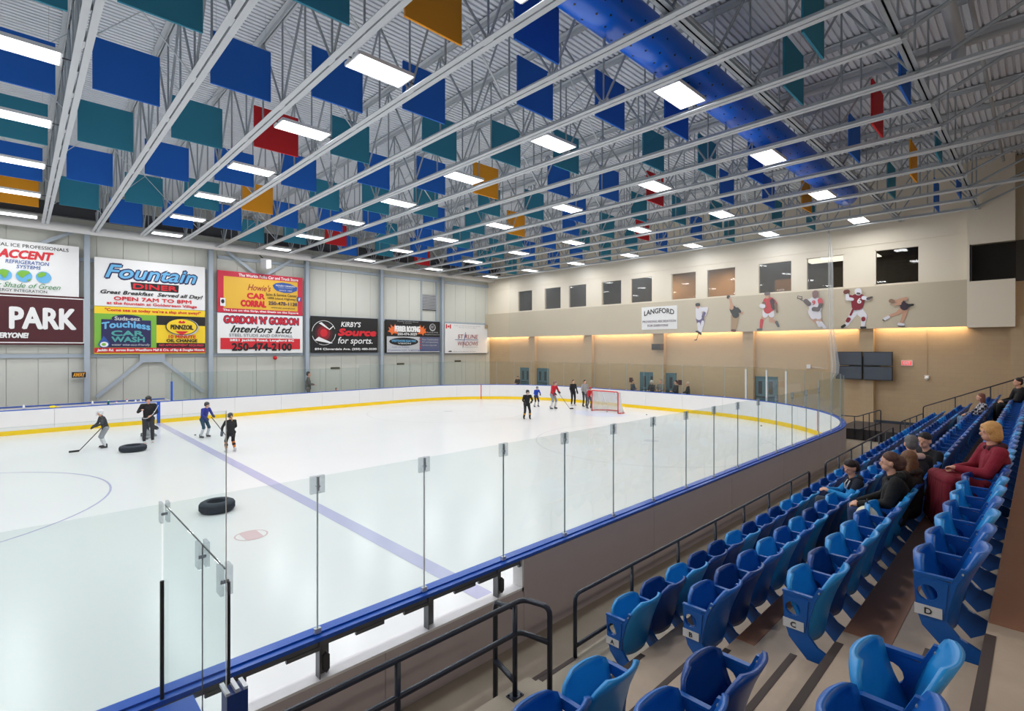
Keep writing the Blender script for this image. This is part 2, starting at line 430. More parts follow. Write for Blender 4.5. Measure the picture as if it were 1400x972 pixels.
def pipe(label, pts, r, name='sprinkler_pipe'):
    o = obj(name, path(B(), bend(pts, r * 2.5), r, 10), M_PIPE, smooth=True); tag(o, label, 'pipe'); return o
pipe('grey sprinkler main crossing under the deck past the blue duct', [(15.2, -4, 10.5), (15.2, 32, 10.5)], .07)
pipe('thick grey pipe running along the roof above the stands, open end down', [(1.0, 1.3, 10.5), (15.0, 1.3, 10.5), (15.0, 1.3, 10.0)], .13)
pipe('thin grey sprinkler pipe along the roof above the stands', [(-5, 1.05, 11.0), (27.5, 1.05, 11.0)], .045)
pipe('thin grey pipe beside the blue duct', [(-5, 4.95, 10.3), (28, 4.95, 10.3)], .05)
# columns of the long wall
CN = ['left of the burgundy park sign', 'between the burgundy park sign and the diner sign', 'between the diner sign and the yellow car lot sign', 'between the drywall sign and the black sports shop sign', 'between the sports shop sign and the flame sign', 'between the flame sign and the pale windows sign']
for i, x in enumerate([-2.9, 2.43, 7.79, 13.22, 18.5, 23.78]):
    bm = B(); box(bm, -.11, .11, -.27, -.25, 0, 9.3); box(bm, -.11, .11, -.02, 0, 0, 9.3); box(bm, -.01, .01, -.25, -.02, 0, 9.3)
    o = obj('steel_column', bm, M_COLUMN, loc=(x, YW - .1, 0)); tag(o, 'blue grey steel wall column ' + CN[i], 'column', 'steel columns of the sign wall')
def brace(name, label, segs, pl):
    r = thing(name, label, 'brace', (0, 0, 0))
    for a, b in segs: obj('brace_arm', bar(B(), (a[0], YW - .2, a[1]), (b[0], YW - .2, b[1]), .16, .06, up=(0, 1, 0)), M_COLUMN, r)
    if pl: obj('brace_plate', box(B(), pl[0], pl[1], YW - .24, YW - .2, pl[2], pl[3]), M_COLUMN, r)
brace('wall_brace', 'inverted V steel brace under the car wash sign', [((4.9, 3.25), (2.8, 1.25)), ((5.3, 3.25), (7.45, 1.25))], (4.55, 5.65, 2.95, 3.45))
brace('wall_brace', 'V shaped steel brace above the yellow car lot sign', [((8.6, 9.3), (10.4, 8.0)), ((12.4, 9.3), (10.6, 8.0))], (10.2, 10.8, 7.9, 8.2))
brace('wall_brace', 'diagonal steel brace above the refrigeration sign', [((2.0, 9.4), (.3, 8.3)), ((-2.6, 9.4), (-.4, 8.3))], None)

# ================================================================== lamps
LROWS = [5.7, 9.5, 13.5, 17.6, 21.8, 26.1, 30.5]
bm = B(); box(bm, -.61, .61, -.30, .30, .02, .07)
for s in (-1, 1): bar(bm, (-.61, s * .31, .035), (.61, s * .31, .035), .02, .07)
for s in (-1, 1): box(bm, min(s * .60, s * .63), max(s * .60, s * .63), -.3, .3, 0, .07)
ml_h = mesh_of('housing', bm, mat('lamp_housing', (226, 228, 230), .4))
ml_d = mesh_of('diffuser', box(B(), -.59, .59, -.29, .29, 0.002, .018), M_LAMP)
ml_b = mesh_of('bracket', box(B(), 0, .2, -.015, .015, .03, .05), M_DARK)
lamp0 = None
la = bpy.data.lights.new('lamp_glow', 'AREA'); la.shape = 'RECTANGLE'; la.size = 1.18; la.size_y = .58; la.energy = LAMP_W; la.color = (0.98, 0.99, 1.0)
for k in range(5, -4, -1):
    X = 5.33 + 5.34 * (k - 1) if True else 0
    if X > 27.5 or X < -12: continue
    for j, Y in enumerate(LROWS):
        t = thing('high_bay_lamp', 'white roof lamp, %s row from the stands, %s from the goal end' % (nth(j + 1), nth(6 - k)), 'light', (X, Y, ZC + .05), 0, 'rectangular roof lamps')
        obj('housing', ml_h, None, t); obj('diffuser', ml_d, None, t)
        obj('bracket', ml_b, None, t, (.6, 0, 0)); obj('bracket', ml_b, None, t, (-.8, 0, 0))
        lo = bpy.data.objects.new('lamp_glow', la); link(lo, t); lo.location = (0, 0, -.012)

# ================================================================== hanging acoustic baffles
CLS = [[3.9, 6.75, 10.55, 14.45, 18.35, 22.75, 27.0], [2.15, 8.5, 12.4, 16.3, 20.3, 24.65, 29.3], [3.0, 7.6, 11.45, 15.4, 19.4, 23.75, 28.1]]
BC = {'t': mat('baffle_teal', (46, 130, 156), .8, bump=.05, bscale=60), 'b': mat('baffle_blue', (22, 100, 196), .8, bump=.05, bscale=60),
      'o': mat('baffle_orange', (236, 156, 24), .8, bump=.05, bscale=60), 'r': mat('baffle_red', (196, 26, 34), .8, bump=.05, bscale=60)}
CNAME = {'t': 'teal', 'b': 'blue', 'o': 'orange', 'r': 'red'}
SPEC = {(-1, 11.45): 't', (-1, 15.4): 'b', (-1, 19.4): 't', (-1, 23.75): 'b', (-1, 28.1): 'o', (0, 10.55): 't', (1, 8.5): 't', (2, 7.6): 'o', (2, 11.45): 'b', (2, 15.4): 'r', (2, 19.4): 'b', (2, 23.75): 't', (2, 28.1): 'b',
        (3, 6.75): 'b', (3, 10.55): 'b', (3, 14.45): 't', (3, 18.35): 'b', (3, 22.75): 'o', (3, 27.0): 'b', (4, 8.5): 'b', (4, 12.4): 't', (4, 16.3): 'b', (4, 20.3): 't', (4, 24.65): 'b', (4, 29.3): 't',
        (5, 3.0): 't', (5, 7.6): 'b', (5, 11.45): 't', (5, 15.4): 'b', (5, 19.4): 't', (5, 23.75): 'b', (5, 28.1): 't', (6, 3.9): 't', (6, 6.75): 'b', (6, 10.55): 't', (6, 14.45): 'o', (6, 22.75): 'b', (6, 27.0): 'r', (7, 2.15): 'b', (7, 8.5): 't', (7, 12.4): 'b',
        (8, 3.0): 'r', (8, 7.6): 't', (8, 11.45): 'b', (8, 15.4): 't', (8, 19.4): 't', (9, 3.9): 'b', (9, 6.75): 'b', (9, 10.55): 'r', (9, 14.45): 'b', (9, 18.35): 'o', (10, 2.15): 't', (10, 8.5): 'b', (10, 12.4): 't', (10, 29.3): 'r', (11, 3.0): 'o', (11, 11.45): 't', (11, 7.6): 'b',
        (12, 3.9): 't', (12, 6.75): 'o', (12, 14.45): 'r', (13, 2.15): 'b', (13, 8.5): 't', (14, 3.0): 'b', (14, 7.6): 't'}
bw = 0.61
bmb = B(); box(bmb, -bw, bw, -.025, .025, 0, 1.14); bmesh.ops.bevel(bmb, geom=bmb.edges[:], offset=.006, segments=1, affect='EDGES')
bmesh_b = mesh_of('baffle_board', bmb, M_WHITE)
mh = mesh_of('hook', path(B(), [(0, 0, 1.13), (0, 0, 1.98)], .004, 5), M_ALU)
for i in range(-1, 15):
    cx = 0.88 + 1.78 * (i + .5)
    for j, Y in enumerate(CLS[i % 3]):
        c = SPEC.get((i, Y), 'b' if (i + j) % 2 else 't')
        r = thing('acoustic_baffle', '%s square baffle, %s from the stands in the %s roof bay from the goal' % (CNAME[c], nth(j + 1), nth(15 - i)), 'baffle', (cx, Y, 9.33), 0, 'square acoustic baffles hung in the roof')
        me = bpy.data.meshes.get('baffle_' + c)
        if not me:
            me = bmesh_b.copy(); me.name = 'baffle_' + c; me.materials[0] = BC[c]
        obj('baffle_board', me, None, r)
        obj('hook', mh, None, r, (-.5, 0, 0)); obj('hook', mh, None, r, (.5, 0, 0))
# ================================================================== the rink
RY0, RY1, RX1, RR = 4.74, 30.37, 27.3, 8.5
CYM = (RY0 + RY1) / 2
def rink_path(off=0.0, n=14, x0=-13.9, z=0):
    r = RR + off; cx = RX1 - RR
    P = [(x0, RY0 - off)]
    P += [(cx + r * sin(a), RY0 + RR - r * cos(a)) for a in [pi / 2 * k / n for k in range(n + 1)]]
    P += [(cx + r * cos(a), RY1 - RR + r * sin(a)) for a in [pi / 2 * k / n for k in range(n + 1)]]
    P += [(x0, RY1 + off)]
    return P
def along(P, s):
    for i in range(len(P) - 1):
        d = math.dist(P[i], P[i + 1])
        if s <= d or i == len(P) - 2:
            t = s / d; return (P[i][0] + (P[i + 1][0] - P[i][0]) * t, P[i][1] + (P[i + 1][1] - P[i][1]) * t)
        s -= d
def plen(P): return sum(math.dist(P[i], P[i + 1]) for i in range(len(P) - 1))
def strip(bm, pa, pb, z0, z1):
    """solid band between two matching outlines"""
    V = [[bm.verts.new((p[0], p[1], z)) for p in P] for P in (pa, pb) for z in (z0, z1)]
    a0, a1, b0, b1 = V
    for i in range(len(pa) - 1):
        bm.faces.new((a0[i], a1[i], a1[i + 1], a0[i + 1])); bm.faces.new((b0[i], b0[i + 1], b1[i + 1], b1[i]))
        bm.faces.new((a1[i], b1[i], b1[i + 1], a1[i + 1])); bm.faces.new((a0[i], a0[i + 1], b0[i + 1], b0[i]))
    for i in (0, -1): bm.faces.new((a0[i], b0[i], b1[i], a1[i]))
    bmesh.ops.recalc_face_normals(bm, faces=bm.faces)
    return bm
ice = B(); vs = [ice.verts.new((x, y, 0.0)) for x, y in rink_path(.1)] + [ice.verts.new((x, y, -0.02)) for x, y in rink_path(.1)]
n = len(vs) // 2; ice.faces.new(vs[:n]); ice.faces.new(vs[n:][::-1])
for i in range(n): ice.faces.new((vs[i], vs[n + i], vs[n + (i + 1) % n], vs[(i + 1) % n]))
ICE = obj('ice_sheet', ice, M_ICE); tag(ICE, 'smooth white ice surface of the hockey rink', 'ice')
M_BL = mat('faint_blue_paint', (184, 184, 214), .25, noise=.06, scale=1.5)
M_FL = mat('faint_grey_paint', (214, 214, 218), .25)
M_RF = mat('faint_red_paint', (216, 190, 194), .25, noise=.05, scale=4)
M_CR = mat('crease_paint', (218, 224, 240), .25)
def ring(cx, cy, r, w, m, nm='faceoff_circle', n=72):
    bm = B()
    A = [bm.verts.new((cx + (r - w / 2) * cos(2 * pi * k / n), cy + (r - w / 2) * sin(2 * pi * k / n), .003)) for k in range(n)]
    C = [bm.verts.new((cx + (r + w / 2) * cos(2 * pi * k / n), cy + (r + w / 2) * sin(2 * pi * k / n), .003)) for k in range(n)]
    for k in range(n): bm.faces.new((A[k], C[k], C[(k + 1) % n], A[(k + 1) % n]))
    return obj(nm, bm, m, ICE)
def disc(cx, cy, r, m, nm='faceoff_spot', z=.004):
    bm = B(); bm.faces.new([bm.verts.new((cx + x, cy + y, z)) for x, y in circle_pts(0, 0, r, 32)]); return obj(nm, bm, m, ICE)
def flat(x0, x1, y0, y1, m, nm, z=.003):
    bm = B(); bm.faces.new([bm.verts.new(p) for p in ((x0, y0, z), (x1, y0, z), (x1, y1, z), (x0, y1, z))]); return obj(nm, bm, m, ICE)
flat(4.80, 5.10, RY0, RY1, M_BL, 'blue_line')
flat(-2.95, -2.65, RY0, RY1, M_RF, 'centre_line')
flat(24.08, 24.13, 6.55, 28.55, mat('pale_red_line', (232, 214, 218), .25), 'goal_line')
ring(-2.8, CYM, 4.57, .05, M_BL)
for s in (-1, 1):
    ring(24.11 - 6.1, CYM + s * 6.7, 4.57, .05, M_FL); disc(24.11 - 6.1, CYM + s * 6.7, .3, M_FL)
    for dx in (-.6, .6):
        for dy in (-.25, .25): flat(24.11 - 6.1 + dx - .45 * (dx < 0), 24.11 - 6.1 + dx + .45 * (dx > 0), CYM + s * 6.7 + dy - .025, CYM + s * 6.7 + dy + .025, M_FL, 'hash_mark')
ring(3.28, CYM - 6.7, .285, .03, M_RF, 'faceoff_spot')
bm = B(); L = [(x, y) for x, y in circle_pts(0, 0, .27, 40) if abs(x) < .19]
bm.faces.new([bm.verts.new((3.28 + x, CYM - 6.7 + y, .004)) for x, y in L]); obj('faceoff_spot', bm, M_RF, ICE)
ring(3.28, CYM + 6.7, .29, .03, M_RF, 'faceoff_spot')
bm = B(); L = [(24.08 - 1.83 * sin(a), CYM + 1.83 * cos(a)) for a in [pi * k / 24 for k in range(25)]]
bm.faces.new([bm.verts.new((x, y, .003)) for x, y in L]); obj('goal_crease', bm, M_CR, ICE)

# ---- boards
BD = thing('dasher_boards', 'white rink boards with yellow kick strip, blue cap rail and clear glass panes', 'rink boards', (0, 0, 0))
Pin = rink_path(0, 20)
TOT = plen(Pin)
XG = 4.57
def sub(off, s0, s1, step=.6):
    n = max(1, int(round((s1 - s0) / step)))
    out = []
    for k in range(n + 1):
        s = s0 + (s1 - s0) * k / n; p = along(Pin, s); q = along(Pin, min(s + .01, TOT)); p0 = along(Pin, max(s - .01, 0))
        dx, dy = q[0] - p0[0], q[1] - p0[1]; L = math.hypot(dx, dy); out.append((p[0] + dy / L * off, p[1] - dx / L * off))
    return out
s = 0.0; k = 0
sG = XG + 13.9
while s < TOT - .01:
    s1 = min(s + 2.4, TOT)
    if s < sG < s1: s1 = sG
    gap = .004
    zt = .63 if s1 <= sG + .01 else 1.03
    obj('board_panel', strip(B(), sub(0, s + gap, s1 - gap), sub(.03, s + gap, s1 - gap), .19, zt), M_WHITE, BD)
    obj('kick_strip', strip(B(), sub(-.008, s, s1), sub(.03, s, s1), 0, .19), M_YEL, BD)
    s = s1
sE = TOT
obj('cap_rail', strip(B(), sub(-.005, 0, sE, .6), sub(.11, 0, sE, .6), 1.03, 1.065), M_BLUECAP, BD)
obj('cap_rail', strip(B(), sub(.115, 0, sE, .6), sub(.18, 0, sE, .6), 1.015, 1.05), M_BLUECAP, BD)
# back panels seen from the stands
s = sG
sB = 13.9 + 18.8 + pi * RR / 2 + 3
while s < sB:
    s1 = min(s + 3.1, sB)
    obj('back_panel', strip(B(), sub(.15, s + .003, s1 - .003), sub(.17, s + .003, s1 - .003), -.02, 1.0), M_GREYBACK, BD); s = s1
s = 0
while s < sG - .01:
    s1 = min(s + 2.36, sG)
    obj('back_panel', strip(B(), sub(.15, s + .003, s1 - .003), sub(.17, s + .003, s1 - .003), -.02, .63), M_GREYBACK, BD); s = s1
obj('lower_shelf', strip(B(), sub(.0, 0, sG), sub(.17, 0, sG), .63, .655), M_WHITE, BD)
obj('far_back_panel', strip(B(), sub(.15, sB, sE), sub(.17, sB, sE), -.02, 1.0), M_GREYBACK, BD)
bm = B(); box(bm, XG - .03, XG, RY0 - .17, RY0, .6, 1.0); obj('end_plate', bm, M_WHITE, BD)
obj('frame_beam', strip(B(), sub(.12, 0, sG), sub(.14, 0, sG), .945, 1.01), M_FRAME, BD)
for j, x in enumerate([-2.6, -1.5, -.4, .75, 2.02, 3.2, 4.2]):
    bm = B(); box(bm, x - .06, x + .06, 4.66, 4.67, .655, 1.0); box(bm, x - .06, x - .05, 4.585, 4.67, .655, 1.0)
    obj('frame_post', bm, M_FRAME, BD)
    if j % 2 == 0:
        bm = B(); plate(bm, [(x + .0, .70), (x + .03, .73), (x + .03, .86), (x + .0, .89), (x - .03, .86), (x - .03, .73)], 4.57, 4.595, axes=(0, 2, 1)); obj('hex_bracket', bm, M_DARK, BD)
    for q in (-.35, .3):
        obj('beam_notch', box(B(), x + q, x + q + .3, 4.59, 4.62, .915, .95), M_FRAME, BD)
# markings on the boards
bm = B(); box(bm, 4.88, 5.02, RY1 - .012, RY1 - .001, 0, 1.03); obj('blue_line_mark', bm, M_BLUECAP, BD)
for yy in (28.4, 6.72):
    c = (24.11, yy)
    bm = B(); sgn = 1 if yy > 15 else -1
    dxy = Vector((5.31, sgn * 6.64)).normalized()
    base = Vector((RX1 - RR, RY1 - RR if yy > 15 else RY0 + RR)) + dxy * (RR - .012)
    tdir = Vector((-dxy.y, dxy.x)) * .03
    bar(bm, (base.x, base.y, 0), (base.x, base.y, 1.03), .06, .01, up=(dxy.x, dxy.y, 0)); obj('goal_line_mark', bm, M_RED, BD)
# ---- rink glass
GL = BD
X0G, SPG = 1.963, 1.159
def pane(p, q, z0, z1, m=M_GLASS, par=GL, nm='glass_pane', g=.006, th=.014):
    d = Vector((q[0] - p[0], q[1] - p[1], 0)); L = d.length; d /= L
    a = Vector((p[0], p[1], (z0 + z1) / 2)) + d * g; b = Vector((q[0], q[1], (z0 + z1) / 2)) - d * g
    return obj(nm, bar(B(), a, b, th, z1 - z0), m, par)
clipm = mesh_of('pane_clip', box(B(), -.065, .065, -.016, .016, -.15, .01), M_CLIP)
cbm = B(); box(cbm, .004, .012, -.018, .018, -.13, -.0); box(cbm, -.01, .022, -.02, .02, -.095, -.08); clipd = mesh_of('clip_bolt', cbm, M_ALU)
footm = mesh_of('pane_foot', box(B(), -.03, .03, -.02, .02, 0, .045), M_ALU)
def seam(p, z0, z1, ang=0, clip=True, w=.005, m=M_SEAM):
    bm = B(); box(bm, -w, w, -.008, .008, z0, z1)
    o = obj('pane_seam', bm, m, GL, (p[0], p[1], 0)); o.rotation_euler = (0, 0, ang)
    if clip:
        for me in (clipm, clipd):
            c = obj(me.name.split('.')[0], me, None, GL, (p[0], p[1], z1)); c.rotation_euler = (0, 0, ang)
    c = obj('pane_foot', footm, None, GL, (p[0], p[1], 1.06)); c.rotation_euler = (0, 0, ang)
YG = 4.64
ZT = 2.49
px = [-13, -9, -6, -3.9, -2.73, -1.55, -.38, .78] + [X0G + SPG * i for i in range(14)]
for i in range(len(px) - 1):
    pane((px[i], YG), (px[i + 1], YG), 1.06, ZT)
    if px[i + 1] > -1 and abs(px[i + 1] - .78) > .1: seam((px[i + 1], YG), 1.06, ZT, clip=True, m=M_SEAM if px[i + 1] < 4 else M_GEDGE)
sC = 13.9 + px[-1]
s_end = TOT - (5.5 + 13.9)
n = int((s_end - sC) / 1.24); st = (s_end - sC) / n
pts = [along(Pin, sC + k * st) for k in range(n + 1)]
pts2 = sub(.10, sC, s_end, st)
for k in range(len(pts2) - 1):
    zt = 2.72
    if pts2[k + 1][0] < 19.5 and pts2[k][1] > 20: zt = 2.62
    if pts2[k + 1][0] < 15 and pts2[k][1] > 20: zt = 2.46
    pane(pts2[k], pts2[k + 1], 1.06, zt)
    a = atan2(pts2[k + 1][1] - pts2[k][1], pts2[k + 1][0] - pts2[k][0])
    seam(pts2[k], 1.06, zt, a, clip=False, w=.008, m=M_GEDGE)
    if 8.2 < pts2[k][1] < 11.6 and pts2[k][0] > 24:
        obj('glass_post', box(B(), pts2[k][0] - .03, pts2[k][0] + .03, pts2[k][1] - .04, pts2[k][1] + .04, 1.05, 2.6), M_ALU, GL)
obj('glass_post', box(B(), 5.47, 5.55, 30.42, 30.5, 1.06, 2.02), M_BLUECAP, GL)
# far players bench behind the boards
BN = thing('players_bench', 'white players bench enclosure with blue capped back wall under the sign wall', 'bench', (0, 0, 0))
obj('back_wall', box(B(), -13.9, 5.5, 32.1, 32.16, -.02, 1.03), M_WHITE, BN)
obj('cap_rail', box(B(), -13.9, 5.5, 32.06, 32.24, 1.03, 1.07), M_BLUECAP, BN)
obj('bench_board', box(B(), -13.9, 5.2, 31.55, 31.95, .42, .47), M_WHITE, BN)
obj('side_wall', box(B(), 5.5, 5.56, 30.62, 32.16, -.02, 1.03), M_WHITE, BN)
for X in (5.53, 6.35):
    obj('glass_pane', bar(B(), (X, 30.62, 1.75), (X, 32.1, 1.75), .014, 1.4), M_GLASSN, BN)
    obj('glass_edge', box(B(), X - .012, X + .012, 30.6, 30.63, 1.05, 2.45), M_GEDGE, BN)
for i, (u, c, h, lab) in enumerate([(-.1 + .28, 'w', .2, 'white water bottle at the far left of the bench boards'), (1.1, 'y', .08, 'yellow cap lying on the far bench boards'), (2.45, 'w', .2, 'white water bottle on the far boards under the inverted V brace'), (3.02, 'g', .2, 'green water bottle on the far boards'), (3.32, 'r', .12, 'low white and red bottle right of the green bottle on the far boards'), (3.72, 'r', .2, 'white bottle with red lid on the far boards left of the coach'), (4.05, 'w', .14, 'small white bottle just left of the coach on the far boards'), (4.25, 'w', .14, 'small white bottle nearest the coach on the far boards')]):
    c1 = {'w': (236, 236, 238), 'y': (240, 214, 30), 'g': (30, 110, 96), 'r': (236, 232, 232)}[c]
    t = thing('yellow_cap' if c == 'y' else 'water_bottle', lab, 'cap' if c == 'y' else 'bottle', (u, 30.45, 1.065))
    if c == 'y':
        bm = B(); sphere(bm, (0, 0, .03), .11, sc=(1.2, 1, .6)); box(bm, .05, .26, -.08, .08, .0, .02); obj('crown', bm, mat('yellow_cloth', c1, .7), t)
    else:
        obj('bottle_body', path(B(), [(0, 0, 0), (0, 0, h * .7), (0, 0, h * .82)], [.04, .04, .022], 12), mat('bottle_' + c, c1, .4), t, smooth=True)
        obj('lid', path(B(), [(0, 0, h * .82), (0, 0, h * .92), (0, 0, h)], [.03, .028, .01], 10), M_RED if c == 'r' else M_WHITE, t)
# near bench glass, the return pane and the tall back pane
NG = thing('bench_glass_enclosure', 'tall clear glass return of the near players bench with black edge posts', 'glass', (0, 0, 0))
pane((.79, YG - .05), (.79, 3.52), .9, ZT, M_GLASSN, NG, g=.0)
pane((.79, 3.5), (.79, 3.04), .9, ZT, M_GLASSN, NG, g=.0)
pane((-9, 3.0), (.782, 3.0), 1.0, 3.335, M_GLASSN, NG, g=0, th=.006)
obj('pane_edge', box(B(), .782, .786, 2.997, 3.003, 1.0, 3.335), M_SEAM, NG)
obj('pane_edge', box(B(), .787, .793, 3.04, YG - .05, ZT - .002, ZT + .004), M_DARK, NG)
obj('pane_edge', box(B(), .787, .793, 3.507, 3.513, .9, ZT), M_FRAME, NG)
obj('pane_edge', box(B(), -9, .785, 2.997, 3.003, 3.333, 3.337), M_GLASSN, NG)
obj('edge_post', path(B(), [(.77, YG - .05, 1.05), (.77, YG - .05, 1.93)], .014, 8), M_BLACK, NG)
obj('edge_post', path(B(), [(.805, 3.03, 1.88), (.805, 3.03, 2.42)], .008, 8), M_BLACK, NG)
obj('wall_post', box(B(), .77, .87, 2.93, 3.03, .0, 1.87), mat('deep_blue_post', (22, 52, 116), .4), NG)
bm = B(); box(bm, .765, .785, 2.93, 3.05, 1.87, 1.885); box(bm, .81, .83, 2.93, 3.05, 1.87, 1.89); box(bm, .85, .87, 2.93, 3.03, 1.87, 1.885); obj('post_channel', bm, M_ALU, NG)
for (a, b) in ((YG - .02, .0), (3.51, .0), (3.05, .0)):
    bm = B()
    for s in (-1, 1): box(bm, .79 + min(s * .012, s * .03), .79 + max(s * .012, s * .03), a - .04, a + .04, ZT - .13, ZT + .02)
    obj('pane_clip', bm, M_CLIP, NG)
    obj('clip_bolt', box(B(), .77, .81, a - .006, a + .006, ZT - .08, ZT - .06), M_ALU, NG)
bm = B(); box(bm, .6, .95, 3.1, 4.5, .98, 1.04); obj('side_cap', bm, M_BLUECAP, NG)
bm = B(); box(bm, .72, .86, 3.1, 4.5, -.02, .98); obj('side_wall', bm, M_WHITE, NG)

# ---- goal
G = thing('hockey_goal', 'red framed hockey goal with white net at the far end', 'goal', (24.11, CYM, 0))
bm = B(); path(bm, bend([(0, .915, .03), (0, .915, 1.22), (0, -.915, 1.22), (0, -.915, .03)], .08), .032, 8); obj('goal_frame', bm, M_RED, G, smooth=True)
bm = B(); path(bm, [(0, .915, .03)] + [(.25 + .75 * sin(pi * k / 10) , 1.05 * cos(pi * k / 10), .03) for k in range(11)] + [(0, -.915, .03)], .025, 8); obj('base_frame', bm, M_RED, G, smooth=True)
bm = B(); path(bm, bend([(0, .9, 1.22), (.45, .8, 1.16), (.45, -.8, 1.16), (0, -.9, 1.22)], .15), .018, 8)
for s in (-1, 1): path(bm, [(.42, s * .45, 1.17), (.95, s * .45, .05)], .018, 8)
obj('rear_frame', bm, M_WHITE, G, smooth=True)
M_NET = glassmat('net_white', (.8, .8, .8, 1), 0.0, haze=.55)
bm = B()
A = [(0, .9, 1.22)] + [(.45, .8 - 1.6 * k / 8, 1.16) for k in range(9)] + [(0, -.9, 1.22)]
Cc = [(0.02, .915, .04)] + [(.25 + .75 * sin(pi * k / 8), 1.05 * cos(pi * k / 8), .04) for k in range(9)] + [(0.02, -.915, .04)]
va = [bm.verts.new(p) for p in A]; vc = [bm.verts.new(p) for p in Cc]
for k in range(len(va) - 1): bm.faces.new((va[k], va[k + 1], vc[k + 1], vc[k]))
bm.faces.new(va); obj('net', bm, M_NET, G)
# ---- tyres and pucks on the ice
def tyre(x, y, R0, h, lab):
    t = thing('tyre', lab, 'tyre', (x, y, 0))
    bm = B(); n = 40; prof = [(R0 * .56, h * .12), (R0 * .60, .02), (R0 * .80, 0), (R0 * .96, h * .12), (R0, h * .3), (R0, h * .7), (R0 * .96, h * .88), (R0 * .8, h), (R0 * .60, h * .98), (R0 * .56, h * .88), (R0 * .66, h * .5)]
    rings = [[bm.verts.new((r * cos(2 * pi * k / n), r * sin(2 * pi * k / n), z)) for r, z in prof] for k in range(n)]
    m = len(prof)
    for k in range(n):
        for j in range(m): bm.faces.new((rings[k][j], rings[(k + 1) % n][j], rings[(k + 1) % n][(j + 1) % m], rings[k][(j + 1) % m]))
    bmesh.ops.recalc_face_normals(bm, faces=bm.faces)
    obj('carcass', bm, mat('tyre_rubber', (38, 46, 58), .7, bump=.2, bscale=30), t, smooth=True)
    bm = B()
    for k in range(36):
        a = 2 * pi * k / 36
        for zz, o in ((.28, 0), (.55, .09)):
            c = Vector((cos(a + o), sin(a + o), 0)) * (R0 + .003); u = Vector((-sin(a + o), cos(a + o), 0)) * R0 * .05
            bar(bm, c - u + Vector((0, 0, h * zz)), c + u + Vector((0, 0, h * (zz + .17))), .012, h * .1)
    o = obj('tread', bm, mat('tyre_tread', (30, 37, 48), .8), t); o['kind'] = 'stuff'
tyre(2.95, 22.75, .40, .22, 'black tyre lying on the ice in front of the coach')
tyre(3.22, 13.02, .35, .24, 'black tyre lying on the ice seen through the near glass')
for x, y, l in [(5.37, 25.04, 'black puck on the ice beside the blue jersey skater'), (25.2, 9.3, 'black puck on the ice in the near goal end corner'), (24.9, 15.3, 'black puck on the ice right of the goal'), (24.4, 17.6, 'black puck inside the goal')]:
    tag(obj('puck', path(B(), [(0, 0, 0.003), (0, 0, .028)], .038, 16), M_BLACK, loc=(x, y, 0)), l, 'puck')
# ---- protective net at the goal end
M_VEIL = glassmat('veil_net', (.97, .97, .97, 1), 0.0, haze=.05); M_VEIL2 = glassmat('gathered_net', (.85, .85, .85, 1), 0.0, haze=.35)
V = thing('safety_net', 'thin white safety net hanging behind the goal, gathered into a white strip at its end', 'net', (27.9, 0, 0))
obj('net_sheet', box(B(), 0, .004, 7.2, 29.5, 2.65, 9.25), M_VEIL, V)
bm = B(); n = 14
for k in range(n):
    pass
prof = [(9.35, 7.20, 7.14), (8.3, 7.2, 7.0), (7.0, 7.2, 6.98), (5.5, 7.2, 6.98), (4.6, 7.2, 6.95), (3.6, 7.15, 6.82), (2.9, 7.1, 6.72), (2.5, 7.1, 6.75), (2.2, 7.1, 7.0)]
vl = []
for z, ya, yb in prof:
    row = [bm.verts.new((.05 * sin(j * 1.9), ya + (yb - ya) * j / 8, z)) for j in range(9)]; vl.append(row)
for i in range(len(vl) - 1):
    for j in range(8): bm.faces.new((vl[i][j], vl[i][j + 1], vl[i + 1][j + 1], vl[i + 1][j]))
obj('gathered_edge', bm, M_VEIL2, V, smooth=True)
obj('top_cable', path(B(), [(0, 5.5, 9.28), (0, 30, 9.28)], .01, 5), M_ALU, V)
for k in range(6): obj('hanger', path(B(), [(0, 7.2 + 4.4 * k, 9.28), (0, 7.2 + 4.4 * k, 11.5)], .006, 5), M_ALU, V)
# ================================================================== stands
PF = [3.49, 2.68, 1.88, 1.07, .25]; PZ = [.38, .75, 1.12, 1.49, 1.86]; XS0, XS1 = -6.0, 26.95
ST = thing('concrete_stands', 'stepped concrete seating platforms with aisle steps', 'stands', (0, 0, 0)); ST['kind'] = 'structure'; del ST['category']
for i in range(5):
    yb = PF[i + 1] if i < 4 else -5
    x0 = XS0 if i else 3.66
    obj('platform', box(B(), x0, XS1, yb, PF[i], -.02, PZ[i]), M_CONC2 if i else M_CONC, ST)
# low walkway step block with a recess left of the first platform
obj('kerb', box(B(), 3.68, 4.1, 3.49, 3.75, -.02, .19), M_CONC, ST)
obj('kerb', box(B(), -6, 3.66, 3.36, 3.6, -.02, .38), M_CONC, ST)
obj('kerb', box(B(), 3.44, 3.66, 2.7, 3.36, -.02, .38), M_CONC, ST)
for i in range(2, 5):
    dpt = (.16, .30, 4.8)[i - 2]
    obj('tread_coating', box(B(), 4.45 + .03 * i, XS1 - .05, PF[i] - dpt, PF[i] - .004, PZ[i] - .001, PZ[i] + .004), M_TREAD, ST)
AX = [(3.25, 4.15), (3.3, 4.2), (3.4, 4.25), (3.45, 4.3)]
for i in range(4):
    a, b = 3.3, 4.45
    z = (PZ[i] + PZ[i + 1]) / 2
    obj('half_step', box(B(), 3.24, 4.22 + .03 * i, PF[i + 1], PF[i + 1] + .29, PZ[i], z), M_CONC2, ST)
    obj('nosing', box(B(), 3.24, 4.22 + .03 * i, PF[i + 1] + .245, PF[i + 1] + .293, z - .02, z + .003), M_NOSE, ST)
